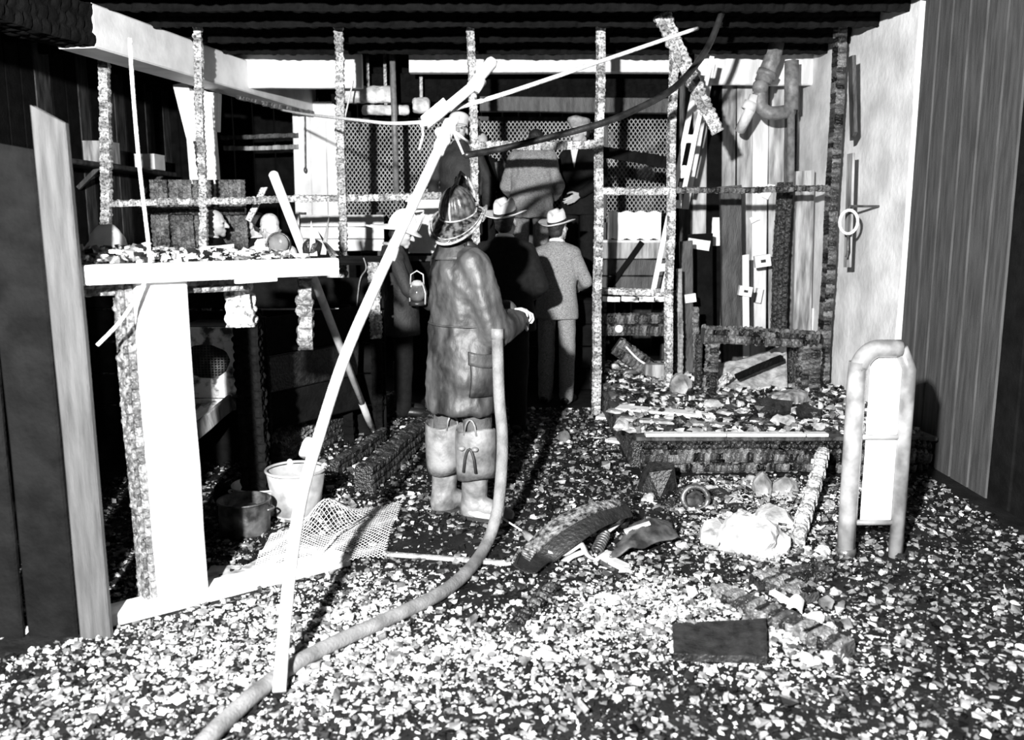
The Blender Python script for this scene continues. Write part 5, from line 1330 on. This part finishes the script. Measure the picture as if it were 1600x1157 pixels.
stick((600, 870), (800, 886), .025, .02, 'board_mid', 'long thin lath lying behind the hose', 156, False, name='thin_lath', cat='lath')
stick((1040, 800), (1075, 770), .05, .05, 'char', 'black stub beside the wedge shaped block', 157)
stick((1008, 735), (1000, 690), .07, .18, 'ash_grey', 'splintered corner piece of the raised floor', 158, name='splintered_corner', cat='post', dz=.06)
stick((950, 690), (1010, 700), .09, .02, 'paint', 'white board scrap at the corner of the raised floor', 159, False, name='board_scrap', cat='board')
stick((935, 655), (985, 660), .14, .03, 'paint', 'white board scrap by the foot of the middle stud', 160, False, name='board_scrap', cat='board')
stick((965, 640), (1110, 652), .16, .02, 'paint', 'long white board lying on the raised floor', 161, False, z=PZ, name='white_board', cat='board')
stick((1000, 660), (1140, 668), .10, .02, 'board_mid', 'grey board lying beside the long white board', 162, False, z=PZ, name='grey_plank', cat='board')
stick((1130, 632), (1160, 652), .08, .015, 'board_grey', 'dark tile lying among the white scraps', 163, False, z=PZ, name='dark_tile', cat='tile')
piece(1208, 648, (.17, .10, .08), 'char', 'black heap of char on the raised floor', 39, 'heap', PZ, 'char_heap')
piece(1262, 655, (.10, .08, .07), 'char', 'smaller black lump beside the char heap', 40, 'lump', PZ, 'charred_lump')
piece(1235, 628, (.2, .10, .06), 'board_mid', 'grey mound at the foot of the trestle leg', 41, 'mound', PZ, 'ash_mound')
piece(1064, 613, (.10, .08, .10), 'plaster_dirty', 'pale block at the foot of the thin battens', 42, 'block', PZ, 'pale_block')
piece(882, 690, (.04, .04, .06), 'glass', 'small bright bottle end lying in the black shadow', 43, 'bottle', 0, 'bottle_end')
# white scoop shaped scrap
sc = thing('scoop', 'white scoop shaped scrap with handle beside the alligatored beam', 'scoop', G(1235, 965))
MB().bar(G(1205, 945) + V((0, 0, .06)), G(1232, 958) + V((0, 0, .05)), .03, .015).build('handle', 'paint', sc)
MB().grid(lambda u, v: G(1226 + 26 * u + 4 * v, 974 - 18 * v) + V((0, 0, .05 + .03 * math.sin(math.pi * u))), 8, 6, .01).build('bowl', 'paint', sc)
# scattered fragments by area: alike pieces share a label
SHAPES = (('long', (1.25, .45, .35)), ('flat', (1.0, .85, .22)), ('chunky', (.85, .75, .65)), ('small', (.55, .45, .35)))
def frags(n, area, rr, m_, label, group, name, z=0.0, seed=0, cat='fragment'):
    rd = random.Random(seed); protos = []
    for i in range(n):
        px, py = rd.uniform(area[0], area[2]), rd.uniform(area[1], area[3]); c = G(px, py, z); w_, k3 = SHAPES[i % 4]
        if i < 4:
            r = sum(rr) / 2; o = lump(V((c.x, c.y, z + r * k3[2] * .55)), (r * k3[0], r * k3[1], r * k3[2]), seed + i, 2, .4).build(name, m_, None, False, w_ + ' ' + label, cat, group)
            protos.append(o)
        else:
            o = protos[i % 4].copy(); COL.objects.link(o); o.location = (c.x, c.y, protos[i % 4].location.z)
            o.rotation_euler.z = rd.uniform(0, 6.28); k = rd.uniform(.75, 1.3); o.scale = (k, k, k)
frags(26, (960, 625, 1300, 682), (.04, .09), 'plaster', 'jagged white plaster piece on the raised burnt floor', 'plaster pieces on the raised floor', 'plaster_piece', PZ, 300)
frags(16, (1020, 625, 1300, 682), (.03, .07), 'char', 'charcoal lump on the raised burnt floor', 'charcoal lumps on the raised floor', 'charcoal_lump', PZ, 310)
frags(30, (1060, 800, 1295, 890), (.03, .065), 'plaster', 'white plaster chunk round the big plaster slabs', 'plaster chunks round the slabs', 'plaster_chunk', 0, 320)
frags(22, (1010, 755, 1295, 800), (.03, .06), 'plaster', 'white plaster chunk along the foot of the raised floor', 'plaster chunks before the raised floor', 'plaster_chunk', 0, 330)
frags(14, (1130, 755, 1295, 860), (.03, .06), 'char', 'charcoal lump along the foot of the raised floor', 'charcoal lumps before the raised floor', 'charcoal_lump', 0, 335)
frags(40, (930, 925, 1140, 1000), (.02, .045), 'plaster', 'bright plaster bit in the white patch before the charred tyre', 'plaster bits in the white patch', 'plaster_bit', 0, 340)
frags(30, (1130, 900, 1330, 1040), (.025, .06), 'plaster', 'pale plaster bit round the black square board and alligatored beam', 'plaster bits in the right foreground', 'plaster_bit', 0, 350)
frags(16, (560, 660, 680, 760), (.02, .04), 'chip_grey', 'grey ember lump between the fallen joists', 'ember lumps between the joists', 'ember_lump', 0, 360)
frags(12, (600, 900, 900, 1040), (.02, .035), 'plaster', 'plaster bit beside the fire hose', 'plaster bits beside the hose', 'plaster_bit', 0, 370)
